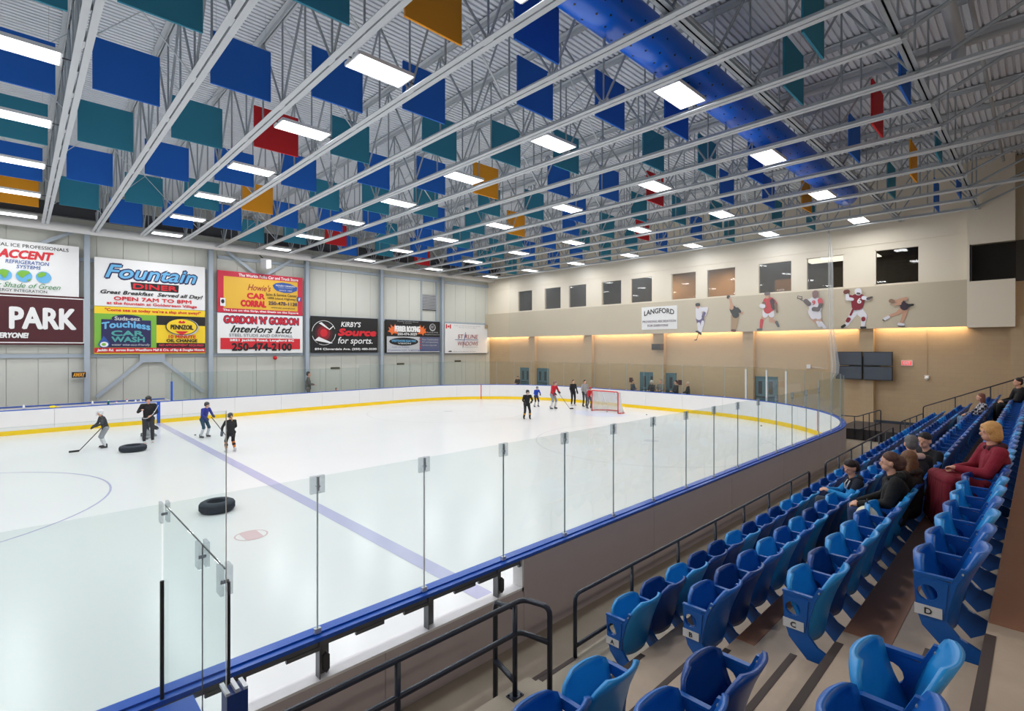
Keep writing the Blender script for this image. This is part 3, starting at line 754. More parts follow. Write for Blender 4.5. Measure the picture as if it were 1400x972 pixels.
for i in range(5):
    obj('nosing', box(B(), 3.24 if i else 3.7, 4.22 + .04 * i, PF[i] - .05, PF[i] + .003, PZ[i] - .02, PZ[i] + .003), M_NOSE, ST)
obj('nosing', box(B(), 3.68, 4.1, 3.7, 3.753, .17, .193), M_NOSE, ST)
# ---- seats
SB = {'light': (28, 140, 210), 'mid': (10, 92, 176), 'dark': (6, 64, 138)}
PITCH = .53
def rr(w, h, n=5, r=.09):
    return w
def shell(W, Hh, yf, zf, th, topr, belly, nu=9, nv=7):
    """dished seat shell, x across, v from bottom 0 to top 1"""
    bm = B(); F, K = [], []
    for j in range(nv + 1):
        v = j / nv; fr, bk = [], []
        hw = W
        q = (v * Hh - (Hh - topr)) / topr if v * Hh > Hh - topr else 0
        hw = W - topr * (1 - sqrt(max(0, 1 - q * q))) * .9
        qb = ((topr * .7) - v * Hh) / (topr * .7) if v * Hh < topr * .7 else 0
        hw -= topr * .5 * (1 - sqrt(max(0, 1 - qb * qb)))
        for i in range(nu + 1):
            u = -1 + 2 * i / nu; x = u * hw
            y = yf(v) + belly * abs(u) ** 2.6 * (1 - .3 * v)
            fr.append(bm.verts.new((x, y + th / 2, zf(v)))); bk.append(bm.verts.new((x, y - th / 2, zf(v))))
        F.append(fr); K.append(bk)
    for j in range(nv):
        for i in range(nu):
            bm.faces.new((F[j][i], F[j + 1][i], F[j + 1][i + 1], F[j][i + 1])); bm.faces.new((K[j][i], K[j][i + 1], K[j + 1][i + 1], K[j + 1][i]))
    for j in range(nv):
        bm.faces.new((F[j][0], K[j][0], K[j + 1][0], F[j + 1][0])); bm.faces.new((F[j][nu], F[j + 1][nu], K[j + 1][nu], K[j][nu]))
    for i in range(nu):
        bm.faces.new((F[0][i], F[0][i + 1], K[0][i + 1], K[0][i])); bm.faces.new((F[nv][i], K[nv][i], K[nv][i + 1], F[nv][i + 1]))
    bmesh.ops.recalc_face_normals(bm, faces=bm.faces)
    return bm
SEATM = {}
for nm, c in SB.items():
    ms = mat('seat_plastic_' + nm, c, .34, spec=.5)
    back = mesh_of('backrest', shell(.262, .57, lambda v: .18 - .05 * v - .13 * v * v, lambda v: .235 + .575 * v, .028, .12, .06, 12, 12), ms, True)
    pan = mesh_of('seat_pan', shell(.240, .40, lambda v: .035 + .03 * sin(v * pi), lambda v: .40 * v, .035, .10, -.075, 12, 10), ms, True)
    SEATM[nm] = (back, pan)
M_STD = mat('standard_blue', (16, 86, 164), .38)
out = [(.375, .62), (.375, .56), (.365, .38), (.33, .27), (.115, .05), (.02, .12), (.02, .20), (.13, .25), (.20, .33), (.19, .42), (.145, .60), (.09, .71), (.125, .71), (.175, .60)]
std = B(); plate(std, out, -.014, .014, [circle_pts(.30, .50, .058, 14)], axes=(1, 2, 0))
box(std, -.017, .017, .165, .38, .61, .628)
std_m = mesh_of('standard', std, M_STD)
end_bm = B(); plate(end_bm, [(.355, .59), (.355, .42), (.345, .36), (.23, .36), (.205, .39), (.19, .59)], -.022, -.014, [circle_pts(.30, .50, .056, 14)], axes=(1, 2, 0)); endm = mesh_of('end_panel', end_bm, M_STD)
hub = mesh_of('hinge_bolt', path(B(), [(-.03, .115, .68), (.03, .115, .68)], .006, 8), M_ALU)
M_PLATE = mat('row_plate', (205, 205, 208), .4)
def text_mesh(body, w=None, h=None, shear=0, bold=0, space=1.0):
    cu = bpy.data.curves.new('lettering', 'FONT'); cu.body = body; cu.size = 1; cu.shear = shear; cu.space_character = space; cu.resolution_u = 3
    cu.align_x = 'CENTER'
    o = bpy.data.objects.new('lettering', cu)
    me = bpy.data.meshes.new_from_object(o)
    bpy.data.objects.remove(o); bpy.data.curves.remove(cu)
    xs = [v.co.x for v in me.vertices]; ys = [v.co.y for v in me.vertices]
    x0, x1, y0, y1 = min(xs), max(xs), min(ys), max(ys)
    sx = (w / (x1 - x0)) if w else 1; sy = (h / (y1 - y0)) if h else sx
    if not w: sx = sy
    for v in me.vertices: v.co = ((v.co.x - (x0 + x1) / 2) * sx, (v.co.y - (y0 + y1) / 2) * sy, 0)
    me.materials.clear()
    if bold:
        hh = (h or (y1 - y0) * sy); b = min(bold * 1.3, .12) * hh
        if h: 
            for v in me.vertices: v.co.y *= (hh - 2 * b) / hh
        bb = B()
        for k in range(7):
            ox, oy = (0, 0) if k == 6 else (b * cos(pi * k / 3 + .3), b * sin(pi * k / 3 + .3))
            n0 = len(bb.verts); bb.from_mesh(me); bb.verts.ensure_lookup_table()
            for v in bb.verts[n0:]: v.co.x += ox; v.co.y += oy; v.co.z = k * .0005
        bb.to_mesh(me); bb.free()
    return me
def remap(me, O, ux, uz, nrm, off, depth=.003):
    """put a flat XY mesh into a frame and give it a little thickness"""
    O, ux, uz, nrm = Vector(O), Vector(ux), Vector(uz), Vector(nrm)
    bm = B(); bm.from_mesh(me)
    for v in bm.verts: v.co = O + ux * v.co.x + uz * v.co.y + nrm * (off + v.co.z)
    bm.to_mesh(me); bm.free(); me.update()
    return me
OCC = {('C', 6): 1, ('C', 7): 1, ('C', 9): 1, ('C', 11): 1, ('D', 7): 1, ('B', 9): 1, ('C', 29): 1, ('D', 30): 1}
ROWN = 'ABCD'; RX = [4.24, 4.29, 4.38, 4.48]; RXN = [None, 3.09, 3.17, 3.24]
tone_cycle = {'A': 'ldlddldmdlldmd', 'B': 'mdmlmldmlmdlml', 'C': 'ldllmlldmlml', 'D': 'mmlmlldmllm'}
TN = {'l': 'light', 'm': 'mid', 'd': 'dark'}
def seat(row, x, tone, label, end=None, last=False, down=False):
    y, z = PF[row + 1], PZ[row]
    t = thing('stadium_seat', label, 'seat', (x, y, z), 0, 'blue folding seats of the stands')
    bk, pn = SEATM[tone]
    obj('backrest', bk, None, t, (PITCH / 2, 0, 0))
    p = obj('seat_pan', pn, None, t, (PITCH / 2, .235, .33)); p.rotation_euler = (radians(-72 if down else -19), 0, 0)
    obj('standard', std_m, None, t)
    obj('hinge_bolt', hub, None, t)
    if last: obj('standard', std_m, None, t, (PITCH, 0, 0)); obj('hinge_bolt', hub, None, t, (PITCH, 0, 0))
    if end:
        e = obj('end_panel', endm, None, t)
        pl = obj('row_plate', box(B(), -.027, -.022, .22, .37, .345, .415), M_PLATE, t)
        me = text_mesh(end, None, .042, bold=.01); me.materials.append(M_BLACK)
        remap(me, (-.0285, .295, .38), (0, -1, 0), (0, 0, 1), (-1, 0, 0), 0)
        obj('lettering', me, None, pl)
    return t
for r in range(4):
    L = ROWN[r]; n = 42
    for i in range(n):
        seq = tone_cycle[L]; tone = TN[seq[i % len(seq)]] if i < 14 else TN[R.choice('ldmmd')]
        seat(r, RX[r] + PITCH * i, tone, '%s blue seat, %s from the aisle in row %s beyond the aisle' % (tone, nth(i + 1), L), end=L if i == 0 else None, last=(i == n - 1), down=(L, i) in OCC)
    if RXN[r]:
        for i in range(4):
            tone = {1: 'lmld', 2: 'dmld', 3: 'lmdl'}[r][i]
            seat(r, RXN[r] - PITCH * (i + 1), TN[tone], '%s blue seat of row %s on the near side of the aisle, %s from it' % (TN[tone], L, nth(i + 1)), last=(i == 0))
# ---- rails
def rail(label, paths, posts, r=.022, plates=()):
    t = thing('handrail', label, 'handrail', (0, 0, 0))
    for p in paths: obj('rail_tube', path(B(), bend(p, .08), r, 10), M_RAIL, t, smooth=True)
    for a, b in posts: obj('post', path(B(), [a, b], r * .95, 10), M_RAIL, t, smooth=True)
    for x, y, z in plates:
        bm = B(); box(bm, x - .07, x + .07, y - .05, y + .05, z, z + .012)
        for sx in (-1, 1):
            for sy in (-1, 1): path(bm, [(x + sx * .05, y + sy * .033, z + .01), (x + sx * .05, y + sy * .033, z + .025)], .01, 6)
        obj('base_plate', bm, M_RAIL, t)
    return t
YR = 3.47; zr = 1.05
xs = [4.24, 5.32, 6.45, 7.59, 8.66, 9.77, 10.94, 12.08]
rail('long navy front handrail before row A, nearest the aisle', [[(xs[0], YR, .36), (xs[0], YR, zr), (xs[-1], YR, zr), (xs[-1], YR, .36)], [(xs[0], YR, .50), (xs[-1], YR, .50)]], [((x, YR, .2), (x, YR, zr)) for x in xs[1:-1]])
xs = [13.25, 14.34, 15.51, 16.67, 17.72, 18.77, 19.71, 20.86]
rail('second navy front handrail before row A, farther along', [[(xs[0], YR, .36), (xs[0], YR, zr), (xs[-1], YR, zr), (xs[-1], YR, .36)], [(xs[0], YR, .50), (xs[-1], YR, .50)]], [((x, YR, .2), (x, YR, zr)) for x in xs[1:-1]])
rail('navy two bar handrail with rounded end in the foreground', [[(-1.5, 3.48, 1.26), (3.47, 3.48, 1.26), (3.54, 3.2, 1.26), (3.54, 3.2, .38)], [(-1.5, 3.48, .97), (3.42, 3.48, .97), (3.52, 3.2, .94)], [(3.36, 3.5, 1.22), (3.44, 3.72, 1.12), (3.47, 3.88, 1.1), (3.47, 3.88, .0)], [(3.36, 3.48, .52), (3.47, 3.88, .5)]],
     [((3.36, 3.48, .38), (3.36, 3.48, 1.26)), ((2.1, 3.48, .38), (2.1, 3.48, 1.26)), ((.3, 3.48, .38), (.3, 3.48, 1.26))], .026, [(3.36, 3.48, .38), (3.54, 3.2, .38)])
# end guard rails
def slope(y): return 1.24 + (3.47 - y) * .455
XR = 27.05
rail('long sloping navy guard rail at the far end of the stands', [[(XR, 3.47, .1), (XR, 3.47, 1.24), (XR, -1.5, slope(-1.5))], [(XR, 3.47, .25), (XR, -1.5, slope(-1.5) - 1.0)]], [((XR, y, slope(y) - 1.05), (XR, y, slope(y))) for y in (2.45, 1.4, .35)] )
gr = thing('guard_balusters', 'thin vertical balusters under the sloping guard rail', 'balusters', (0, 0, 0))
for k in range(32):
    y = 3.35 - .12 * k; obj('baluster', path(B(), [(XR, y, slope(y) - .98), (XR, y, slope(y) - .04)], .005, 5), mat('pale_baluster', (150, 140, 125), .5), gr)
rail('low navy ramp rail near the end wall, nearer the corner glass', [[(24.2, 5.8, .0), (24.2, 5.8, .92), (24.2, 5.2, .93), (24.2, 4.42, 1.27), (24.2, 4.42, 0)], [(24.2, 5.8, .4), (24.2, 5.1, .42), (24.2, 4.42, .75)]], [((24.2, y, 0), (24.2, y, z)) for y, z in ((5.3, .92), (5.0, 1.02), (4.8, 1.1), (4.6, 1.19))], .02)
rail('low navy stair rail before the sloping guard rail', [[(24.2, 3.8, .0), (24.2, 3.8, .85), (24.2, 3.1, 1.25), (24.2, 3.1, .3)]], [((24.2, y, .1), (24.2, y, z)) for y, z in ((3.65, .93), (3.5, 1.02), (3.3, 1.14))], .02)
tag(obj('ramp_platform', box(B(), 24.25, 27.0, 3.8, 5.9, -.02, .42), mat('dark_platform', (54, 52, 56), .5)), 'dark ramp platform behind the low rail at the end wall', 'platform')
# ================================================================== signs
def C(name, *c): return mat('print_' + name, c, .45)
P_W = C('white', 232, 232, 232); P_K = C('black', 22, 22, 24); P_R = C('red', 206, 30, 44); P_Y = C('yellow', 240, 205, 40); P_G = C('green', 120, 178, 60)
P_B = C('blue', 44, 84, 160); P_NAVY = C('navy', 36, 36, 84); P_LB = C('lightblue', 104, 176, 222); P_TEAL = C('teal', 78, 160, 158); P_GOLD = C('gold', 226, 178, 60); P_GR = C('grey', 130, 134, 140); P_DR = C('darkred', 150, 26, 44)
P_OR = C('orange', 232, 110, 50); P_DG = C('darkgreen', 40, 130, 60); P_LG = C('lightgrey', 190, 192, 196); P_PINK = C('pinkred', 214, 60, 80); P_CRIM = C('crimson', 200, 40, 66)
def frame_left(x0, ztop, W, H): return dict(O=Vector((x0, 32.80, ztop)), ux=Vector((1, 0, 0)), uz=Vector((0, 0, 1)), n=Vector((0, -1, 0)), W=W, H=H)
def frame_end(y0, ztop, W, H, X): return dict(O=Vector((X, y0, ztop)), ux=Vector((0, -1, 0)), uz=Vector((0, 0, 1)), n=Vector((-1, 0, 0)), W=W, H=H)
def put_poly(f, pts, m, lay, parent, nm):
    bm = B(); O, ux, uz, n = f['O'], f['ux'], f['uz'], f['n']
    base = [O + ux * (x * f['W']) - uz * (y * f['H']) for x, y in pts]
    lo = [bm.verts.new(p + n * (lay * .008 - .005)) for p in base]; hi = [bm.verts.new(p + n * (lay * .008)) for p in base]
    k = len(base)
    bm.faces.new(hi)
    for i in range(k): bm.faces.new((lo[i], lo[(i + 1) % k], hi[(i + 1) % k], hi[i]))
    bmesh.ops.recalc_face_normals(bm, faces=bm.faces)
    return obj(nm, bm, m, parent)
def sign(name, label, f, bg, items, cat='sign', thick=.05, border=None):
    t = thing(name, label, cat, tuple(f['O']), 0)
    inv = Matrix.Translation(-f['O'])
    t.location = (0, 0, 0)
    O, ux, uz, n = f['O'], f['ux'], f['uz'], f['n']
    c = O + ux * (f['W'] / 2) - uz * (f['H'] / 2)
    bm = B(); bar(bm, c + n * -thick - uz * (f['H'] / 2), c + n * -thick + uz * (f['H'] / 2), f['W'], thick * 2, up=tuple(n))
    obj('sign_board', bm, bg, t)
    for li, it in enumerate(items):
        lay = 1 + li * .6
        k = it[0]
        if k == 'rect': put_poly(f, [(it[1], it[2]), (it[3], it[2]), (it[3], it[4]), (it[1], it[4])], it[5], lay, t, 'printed_panel')
        elif k == 'ell': put_poly(f, circle_pts(it[1], it[2], it[3], 28, it[4]), it[5], lay, t, 'printed_shape')
        elif k == 'poly': put_poly(f, it[1], it[2], lay, t, 'printed_shape')
        elif k == 'txt':
            _, s, x0, y0, x1, y1, m = it[:7]; kw = it[7] if len(it) > 7 else {}
            rot = kw.pop('slope', 0) if kw else 0
            arc = kw.pop('arc', 0)
            me = text_mesh(s, (x1 - x0) * f['W'], (y1 - y0) * f['H'], **kw)
            if arc:
                hw = (x1 - x0) * f['W'] / 2
                for v in me.vertices: v.co.y += arc * (1 - (v.co.x / hw) ** 2)
            if rot:
                for v in me.vertices: v.co.y += rot * v.co.x
            me.materials.append(m)
            remap(me, O + ux * ((x0 + x1) / 2 * f['W']) - uz * ((y0 + y1) / 2 * f['H']), ux, uz, n, lay * .008)
            obj('lettering', me, None, t)
    return t
bo = dict
# recreation ice professionals sign
sign('wall_sign', 'white refrigeration company sign with two globes, above the burgundy park sign', frame_left(-2.65, 8.62, 4.78, 2.44), P_W, [
    ('txt', 'RECREATIONAL ICE PROFESSIONALS', .16, .06, .92, .125, P_K, bo(bold=.012)),
    ('txt', 'ACCENT', .425, .17, .805, .34, P_R, bo(bold=.05, shear=.25)),
    ('txt', 'REFRIGERATION', .47, .365, .775, .435, P_B, bo(bold=.012, shear=.15)), ('txt', 'SYSTEMS', .545, .455, .715, .52, P_B, bo(bold=.012, shear=.15)),
    ('ell', .46, .66, .055, .105, P_LB), ('ell', .597, .66, .058, .115, P_LB), ('ell', .735, .66, .056, .112, P_LB),
    ('poly', [(.42, .60), (.45, .555), (.495, .58), (.485, .66), (.46, .73), (.445, .67), (.43, .65)], P_G), ('poly', [(.545, .62), (.575, .56), (.63, .56), (.64, .60), (.61, .64), (.59, .70), (.57, .68)], P_G), ('poly', [(.69, .61), (.72, .56), (.755, .57), (.75, .62), (.72, .66), (.70, .67)], P_G), ('poly', [(.615, .73), (.64, .70), (.645, .72), (.625, .755)], P_G),
    ('txt', 'A Whole New Shade of Green', .05, .79, .86, .885, P_DG, bo(shear=.4)),
    ('txt', 'REFRIGERATION AND ENERGY INTEGRATION', .02, .915, .76, .965, P_K, bo(bold=.01))])
sign('wall_sign', 'burgundy park sign with large white capitals and white border', frame_left(-3.0, 6.18, 5.4, 2.34), P_MAR if 'P_MAR' in globals() else M_MAROON, [
    ('rect', .012, .035, .988, .055, P_W), ('rect', .012, .945, .988, .965, P_W), ('rect', .012, .035, .02, .965, P_W), ('rect', .98, .035, .988, .965, P_W),
    ('txt', 'PARK', .51, .25, .925, .69, P_W, bo(bold=.035)), ('txt', 'CENTRE', .0, .25, .41, .69, P_W, bo(bold=.035)), ('txt', 'RECREATION FOR EVERYONE!', .03, .76, .62, .87, P_W, bo(bold=.05, shear=.2))])
sign('wall_sign', 'white diner sign with large blue script lettering', frame_left(2.71, 8.22, 4.8, 2.42), P_W, [
    ('txt', 'Fountain', .09, .09, .91, .44, P_NAVY, bo(bold=.07, shear=.3)), ('txt', 'Fountain', .09, .125, .91, .405, P_LB, bo(bold=.02, shear=.3)),
    ('poly', [(.30, .465), (.74, .465), (.735, .63), (.31, .63)], P_K), ('txt', 'DINER', .325, .49, .72, .605, P_R, bo(bold=.05)),
    ('txt', 'Great Breakfast  Served all Day!', .05, .66, .975, .765, P_K, bo(bold=.025, shear=.3)),
    ('txt', 'OPEN 7AM TO 8PM', .16, .785, .86, .87, P_R, bo(bold=.04)), ('txt', 'at the fountain at Goldstream Village', .10, .895, .915, .975, P_R, bo(bold=.03))])
sign('wall_sign', 'green and yellow car wash and oil change sign below the diner sign', frame_left(2.71, 5.78, 4.8, 2.38), P_Y, [
    ('txt', '"Come see us today we\'re a slap shot away!"', .085, .03, .955, .115, P_R, bo(bold=.03)),
    ('rect', 0, .15, .53, .87, P_G), ('rect', .53, .15, 1, .36, P_K), ('rect', .53, .36, 1, .76, P_Y), ('rect', .53, .76, 1, .87, P_K), ('rect', 0, .87, 1, .975, P_R),
    ('rect', .055, .27, .48, .86, P_NAVY), ('ell', .27, .245, .13, .085, P_NAVY), ('txt', 'Suds-eez', .165, .20, .38, .285, P_LG, bo(bold=.03)),
    ('txt', 'Touchless', .06, .34, .47, .49, P_LB, bo(bold=.04, arc=.12)), ('txt', 'CAR', .14, .50, .41, .62, P_TEAL, bo(bold=.05)), ('txt', 'WASH', .14, .63, .42, .75, P_TEAL, bo(bold=.05)),
    ('poly', [(.075, .62), (.10, .70), (.125, .78), (.115, .84), (.09, .87), (.05, .86), (.03, .81), (.04, .75)], P_B), ('ell', .078, .80, .034, .055, P_W), ('ell', .075, .80, .018, .03, P_G),
    ('txt', 'water wise-eco-friendly', .14, .78, .47, .84, P_LG, bo(shear=.2, bold=.01)),
    ('ell', .775, .40, .158, .20, P_LG), ('ell', .765, .39, .155, .19, P_K), ('ell', .765, .39, .145, .175, P_Y), ('poly', [(.70, .49), (.83, .49), (.80, .54), (.765, .575), (.73, .54)], P_R), ('poly', [(.73, .28), (.75, .25), (.765, .28), (.78, .25), (.80, .28), (.79, .31), (.74, .31)], P_R), ('txt', 'PENNZOIL', .66, .345, .875, .455, P_K, bo(bold=.04)),
    ('txt', '10 MINUTE', .64, .58, .90, .655, P_R, bo(bold=.04)), ('txt', 'OIL CHANGE', .62, .67, .915, .745, P_K, bo(bold=.05)),
    ('txt', 'NO APPOINTMENT REQUIRED', .55, .785, .98, .845, P_PINK, bo(bold=.03, shear=.2)),
    ('txt', 'Jacklin Rd.  across from WestShore Mall & Crn. of Bay & Douglas Victoria', .02, .89, .985, .96, P_W, bo(bold=.03, shear=.15))])
sign('wall_sign', 'red bordered yellow car lot sign with phone number', frame_left(8.13, 8.15, 4.8, 2.40), P_CRIM, [
    ('rect', .065, .13, .935, .895, P_GOLD), ('txt', 'The Workin Folks Car and Truck Store', .23, .035, .94, .11, P_W, bo(bold=.03)),
    ('txt', 'Howie\'s', .33, .27, .60, .43, P_DR, bo(shear=.35, bold=.01)), ('txt', 'CAR', .325, .49, .525, .64, P_R, bo(bold=.06)), ('txt', 'CORRAL', .255, .67, .54, .84, P_R, bo(bold=.06)),
    ('poly', [(.62, .26), (.66, .20), (.74, .17), (.84, .19), (.93, .27), (.92, .36), (.85, .42), (.76, .43), (.67, .39), (.64, .34)], P_B), ('txt', 'PROUDLY CANADIAN', .66, .235, .90, .275, P_W, bo(bold=.02)), ('txt', 'FAMILY OWNED', .69, .295, .87, .32, P_LG), ('txt', 'SINCE 1989', .70, .36, .86, .39, P_W),
    ('txt', 'Sales & Service Center', .54, .46, .92, .53, P_K, bo(bold=.01)), ('txt', '1898 Island Highway', .56, .56, .905, .63, P_K, bo(bold=.01)), ('txt', '250-478-1128', .57, .67, .925, .76, P_NAVY, bo(bold=.03)), ('txt', 'www.car-corral.com', .60, .80, .90, .845, P_K, bo(bold=.01)),
    ('rect', .92, .52, .97, .63, P_B), ('txt', 'f', .94, .54, .962, .62, P_W, bo(bold=.04)), ('rect', .025, .66, .08, .85, P_W), ('ell', .052, .74, .018, .05, P_K),
    ('txt', 'The Lot on the Strip, that Deals on the Square', .055, .915, .935, .98, P_W, bo(bold=.03))])
sign('wall_sign', 'white and red drywall company sign below the yellow car lot sign', frame_left(8.13, 5.72, 4.8, 2.32), P_W, [
    ('txt', 'GORDON \'N\' GORDON', .07, .04, .945, .27, P_NAVY, bo(bold=.07)), ('txt', 'GORDON \'N\' GORDON', .07, .06, .945, .25, P_R, bo(bold=.03)),
    ('txt', 'Interiors Ltd.', .14, .30, .86, .48, P_K, bo(shear=.4, bold=.03)), ('txt', 'STEEL STUDS AND DRYWALL', .125, .51, .87, .585, P_GR, bo(bold=.02)),
    ('rect', .03, .62, .965, .90, P_R), ('txt', '2821 Jacklin Road, Langford BC', .13, .64, .885, .715, P_W, bo(bold=.05)), ('txt', '250-474-2100', .155, .74, .855, .945, P_K, bo(bold=.04))])
def arcband(cx, cy, r, a0, a1, w, n=14):
    o = [(cx + r * cos(radians(a)) / 2.0, cy - r * sin(radians(a))) for a in [a0 + (a1 - a0) * k / n for k in range(n + 1)]]
    i = [(cx + (r - w) * cos(radians(a)) / 2.0, cy - (r - w) * sin(radians(a))) for a in [a1 + (a0 - a1) * k / n for k in range(n + 1)]]
    return o + i
sign('wall_sign', 'black sports shop sign with red ball emblem', frame_left(13.48, 5.77, 4.72, 2.38), P_K, [
    ('ell', .175, .455, .125, .26, C('darkball', 70, 14, 24)), ('ell', .175, .455, .09, .19, C('midball', 130, 20, 34)), ('ell', .175, .45, .05, .11, P_R),
    ('poly', arcband(.175, .45, .34, 20, 175, .012), P_W), ('poly', arcband(.175, .45, .34, 195, 355, .012), P_W), ('poly', [(.20, .30), (.245, .19), (.30, .26), (.285, .33), (.25, .36)], P_K), ('poly', [(.04, .65), (.11, .56), (.145, .66), (.10, .76)], P_K),
    ('poly', [(.10, .19), (.14, .16), (.25, .34), (.31, .24), (.315, .26), (.255, .37)], P_W), ('poly', [(.04, .66), (.10, .56), (.11, .57), (.30, .73), (.27, .74)], P_W),
    ('txt', 'KIRBY\'S', .42, .12, .72, .27, P_W, bo(bold=.02, shear=.2)), ('txt', 'Source', .38, .31, .96, .53, P_R, bo(bold=.07, shear=.2)), ('txt', 'for sports.', .375, .56, .905, .80, P_W, bo(shear=.2, bold=.01)),
    ('txt', '894 Cloverdale Ave. (250) 480-5030', .045, .865, .97, .94, P_W, bo(bold=.04))])
flm = lambda x, s: [(x, .36), (x + s * .03, .30), (x + s * .015, .22), (x + s * .06, .26), (x + s * .05, .14), (x + s * .10, .22), (x + s * .13, .12), (x + s * .15, .24), (x + s * .2, .30), (x + s * .15, .36), (x + s * .19, .42), (x + s * .10, .40), (x + s * .07, .46), (x + s * .05, .38)]
sign('wall_sign', 'black roofing sign with orange flames over a pale electrical advertisement', frame_left(18.83, 5.75, 4.7, 2.40), P_K, [
    ('txt', 'Proudly Canadian Owned', .20, .02, .58, .06, P_LG), ('txt', '& Operated', .30, .075, .45, .105, P_LG),
    ('poly', flm(.03, 1), P_OR), ('poly', flm(.74, -1), P_OR), ('txt', 'PERRIER ROOFING', .155, .17, .605, .36, P_W, bo(bold=.05)), ('txt', '250-474-3029', .20, .38, .55, .46, P_W, bo(bold=.03)),
    ('ell', .85, .19, .06, .12, P_LG), ('ell', .85, .18, .045, .09, P_K), ('txt', 'RF', .825, .13, .875, .23, P_LG), ('txt', 'Roofs & Walls', .74, .33, .96, .37, P_LG), ('txt', 'Residential & Commercial', .70, .40, .98, .435, P_LG),
    ('rect', .01, .50, .985, .98, P_LG), ('rect', .60, .50, .985, .95, C('slate', 92, 98, 128)), ('ell', .31, .655, .26, .125, P_K), ('txt', 'WESTSHORE ELECTRIC', .09, .60, .53, .665, P_LB, bo(bold=.04)), ('txt', 'VISION', .20, .69, .43, .73, P_W, bo(bold=.03)),
    ('txt', 'Call Us Today', .10, .80, .40, .85, P_B), ('txt', 'Commercial  Lighting  Renovations', .03, .89, .95, .945, P_B),
    ('ell', .60, .57, .012, .022, P_R), ('ell', .60, .66, .012, .022, P_R), ('ell', .60, .76, .012, .022, P_R), ('ell', .60, .85, .012, .022, P_R),
    ('txt', 'New Construction', .64, .55, .95, .605, P_LG), ('txt', 'RV and Specialties', .64, .64, .95, .695, P_LG), ('txt', 'Service Upgrades', .64, .735, .92, .79, P_LG)])
sign('wall_sign', 'plain white windows company sign with small red maple flag', frame_left(24.03, 5.66, 4.4, 2.36), P_W, [
    ('rect', .02, .03, .045, .17, P_R), ('rect', .105, .03, .13, .17, P_R), ('poly', [(.075, .05), (.085, .08), (.098, .09), (.088, .12), (.075, .15), (.062, .12), (.052, .09), (.065, .08)], P_R),
    ('txt', 'Proudly supporting minor hockey and the community', .20, .05, .82, .085, P_GR), ('txt', 'Serving Vancouver Island', .30, .11, .72, .14, P_GR),
    ('txt', 'ST RLINE', .28, .36, .76, .50, P_DR, bo(shear=.2)), ('txt', 'WINDOWS', .28, .60, .76, .74, P_DR, bo(shear=.2)), ('rect', .22, .535, .76, .55, P_B), ('poly', [(.455, .28), (.465, .28), (.40, .82), (.39, .82)], P_B), ('rect', .43, .79, .75, .797, P_GR), ('poly', [(.06, .95), (.08, .92), (.12, .91), (.15, .95)], P_K), ('txt', 'Made on the Island for the Island', .18, .93, .7, .955, P_GR), ('rect', .92, .0, 1, .13, C('tan', 170, 150, 120))])
sign('away_sign', 'small black sign reading AWAY in amber letters', dict(frame_left(1.82, 2.56, .6, .33), O=Vector((1.82, 32.66, 2.56))), P_LG, [('rect', .06, .08, .94, .92, P_K), ('txt', 'AWAY', .14, .2, .86, .8, C('amber', 232, 160, 40), bo(bold=.03, shear=.2))], thick=.02)
for i, (x, z) in enumerate([(14.9, 2.42), (19.9, 2.6), (25.2, 2.72)]):
    sign('small_sign', 'small dark strip plate on the long wall, %s from the left' % nth(i + 1), dict(frame_left(x, z, .62, .12), O=Vector((x, YW - .03, z))), P_K, [('rect', .05, .25, .95, .75, C('olive', 90, 84, 50))], thick=.02)
# end wall sign and the town banner
sign('town_sign', 'white town recreation sign on the taupe band', frame_end(17.82, 6.28, 2.45, 1.42, XB - .03), P_W, [
    ('txt', 'LANGFORD', .08, .17, .92, .40, P_K, bo(bold=.03, arc=.14)), ('txt', 'PROVIDING RECREATION', .03, .60, .97, .70, C('plum', 84, 52, 84), bo(bold=.01)), ('txt', 'FOR EVERYONE', .18, .78, .76, .88, C('plum', 84, 52, 84), bo(bold=.01))], thick=.015)
sign('exit_sign', 'lit red exit sign beside the video wall', frame_end(4.50, 3.13, .42, .24, XL - .06), P_W, [('rect', .08, .1, .92, .9, mat('exit_red', (255, 96, 96), .4, emit=.6)), ('txt', 'EXIT', .2, .22, .8, .78, P_W, bo(bold=.04))], thick=.04)
# video wall
t = thing('video_wall', 'black two by two video wall of switched off screens on the tan wall', 'screens', (XL - .50, 0, 0))
for i, (a, b) in enumerate(((7.02, 5.93), (5.88, 4.76))):
    for j, (z0, z1) in enumerate(((2.87, 3.52), (2.20, 2.84))):
        obj('screen_case', box(B(), 0, .16, b, a, z0, z1), M_BLACK, t)
        obj('screen', box(B(), -.006, 0, b + .03, a - .03, z0 + .03, z1 - .03), mat('screen_glass', (70, 76, 90), .12, spec=.6), t)
obj('wall_mount', box(B(), .16, .5, 5.3, 6.5, 2.5, 3.3), M_DARK, t)
# loudspeakers, louvre, wall bits
t = thing('loudspeaker', 'dark brown loudspeaker box on the pilaster below the town sign', 'speaker', (XL - .75, 16.65, 3.58))
obj('cabinet', box(B(), 0, .35, -.32, .32, 0, .38), mat('speaker_brown', (66, 46, 38), .5), t); obj('grille', box(B(), -.012, 0, -.29, .29, .03, .35), M_BLACK, t); obj('arm', bar(B(), (.35, 0, .1), (.47, -.05, .0), .05, .05), M_DARK, t)
t = thing('loudspeaker', 'tilted pale loudspeaker hung from the V brace above the yellow sign', 'speaker', (10.55, 32.2, 8.45)); t.rotation_euler = (radians(15), radians(-15), radians(25))
obj('cabinet', box(B(), -.2, .2, -.2, .2, 0, .55), P_LG, t); obj('grille', box(B(), -.17, .17, -.21, -.2, .04, .51), P_W, t); obj('bracket', bar(B(), (0, .18, .5), (.3, 1.0, .7), .05, .05), M_DARK, t)
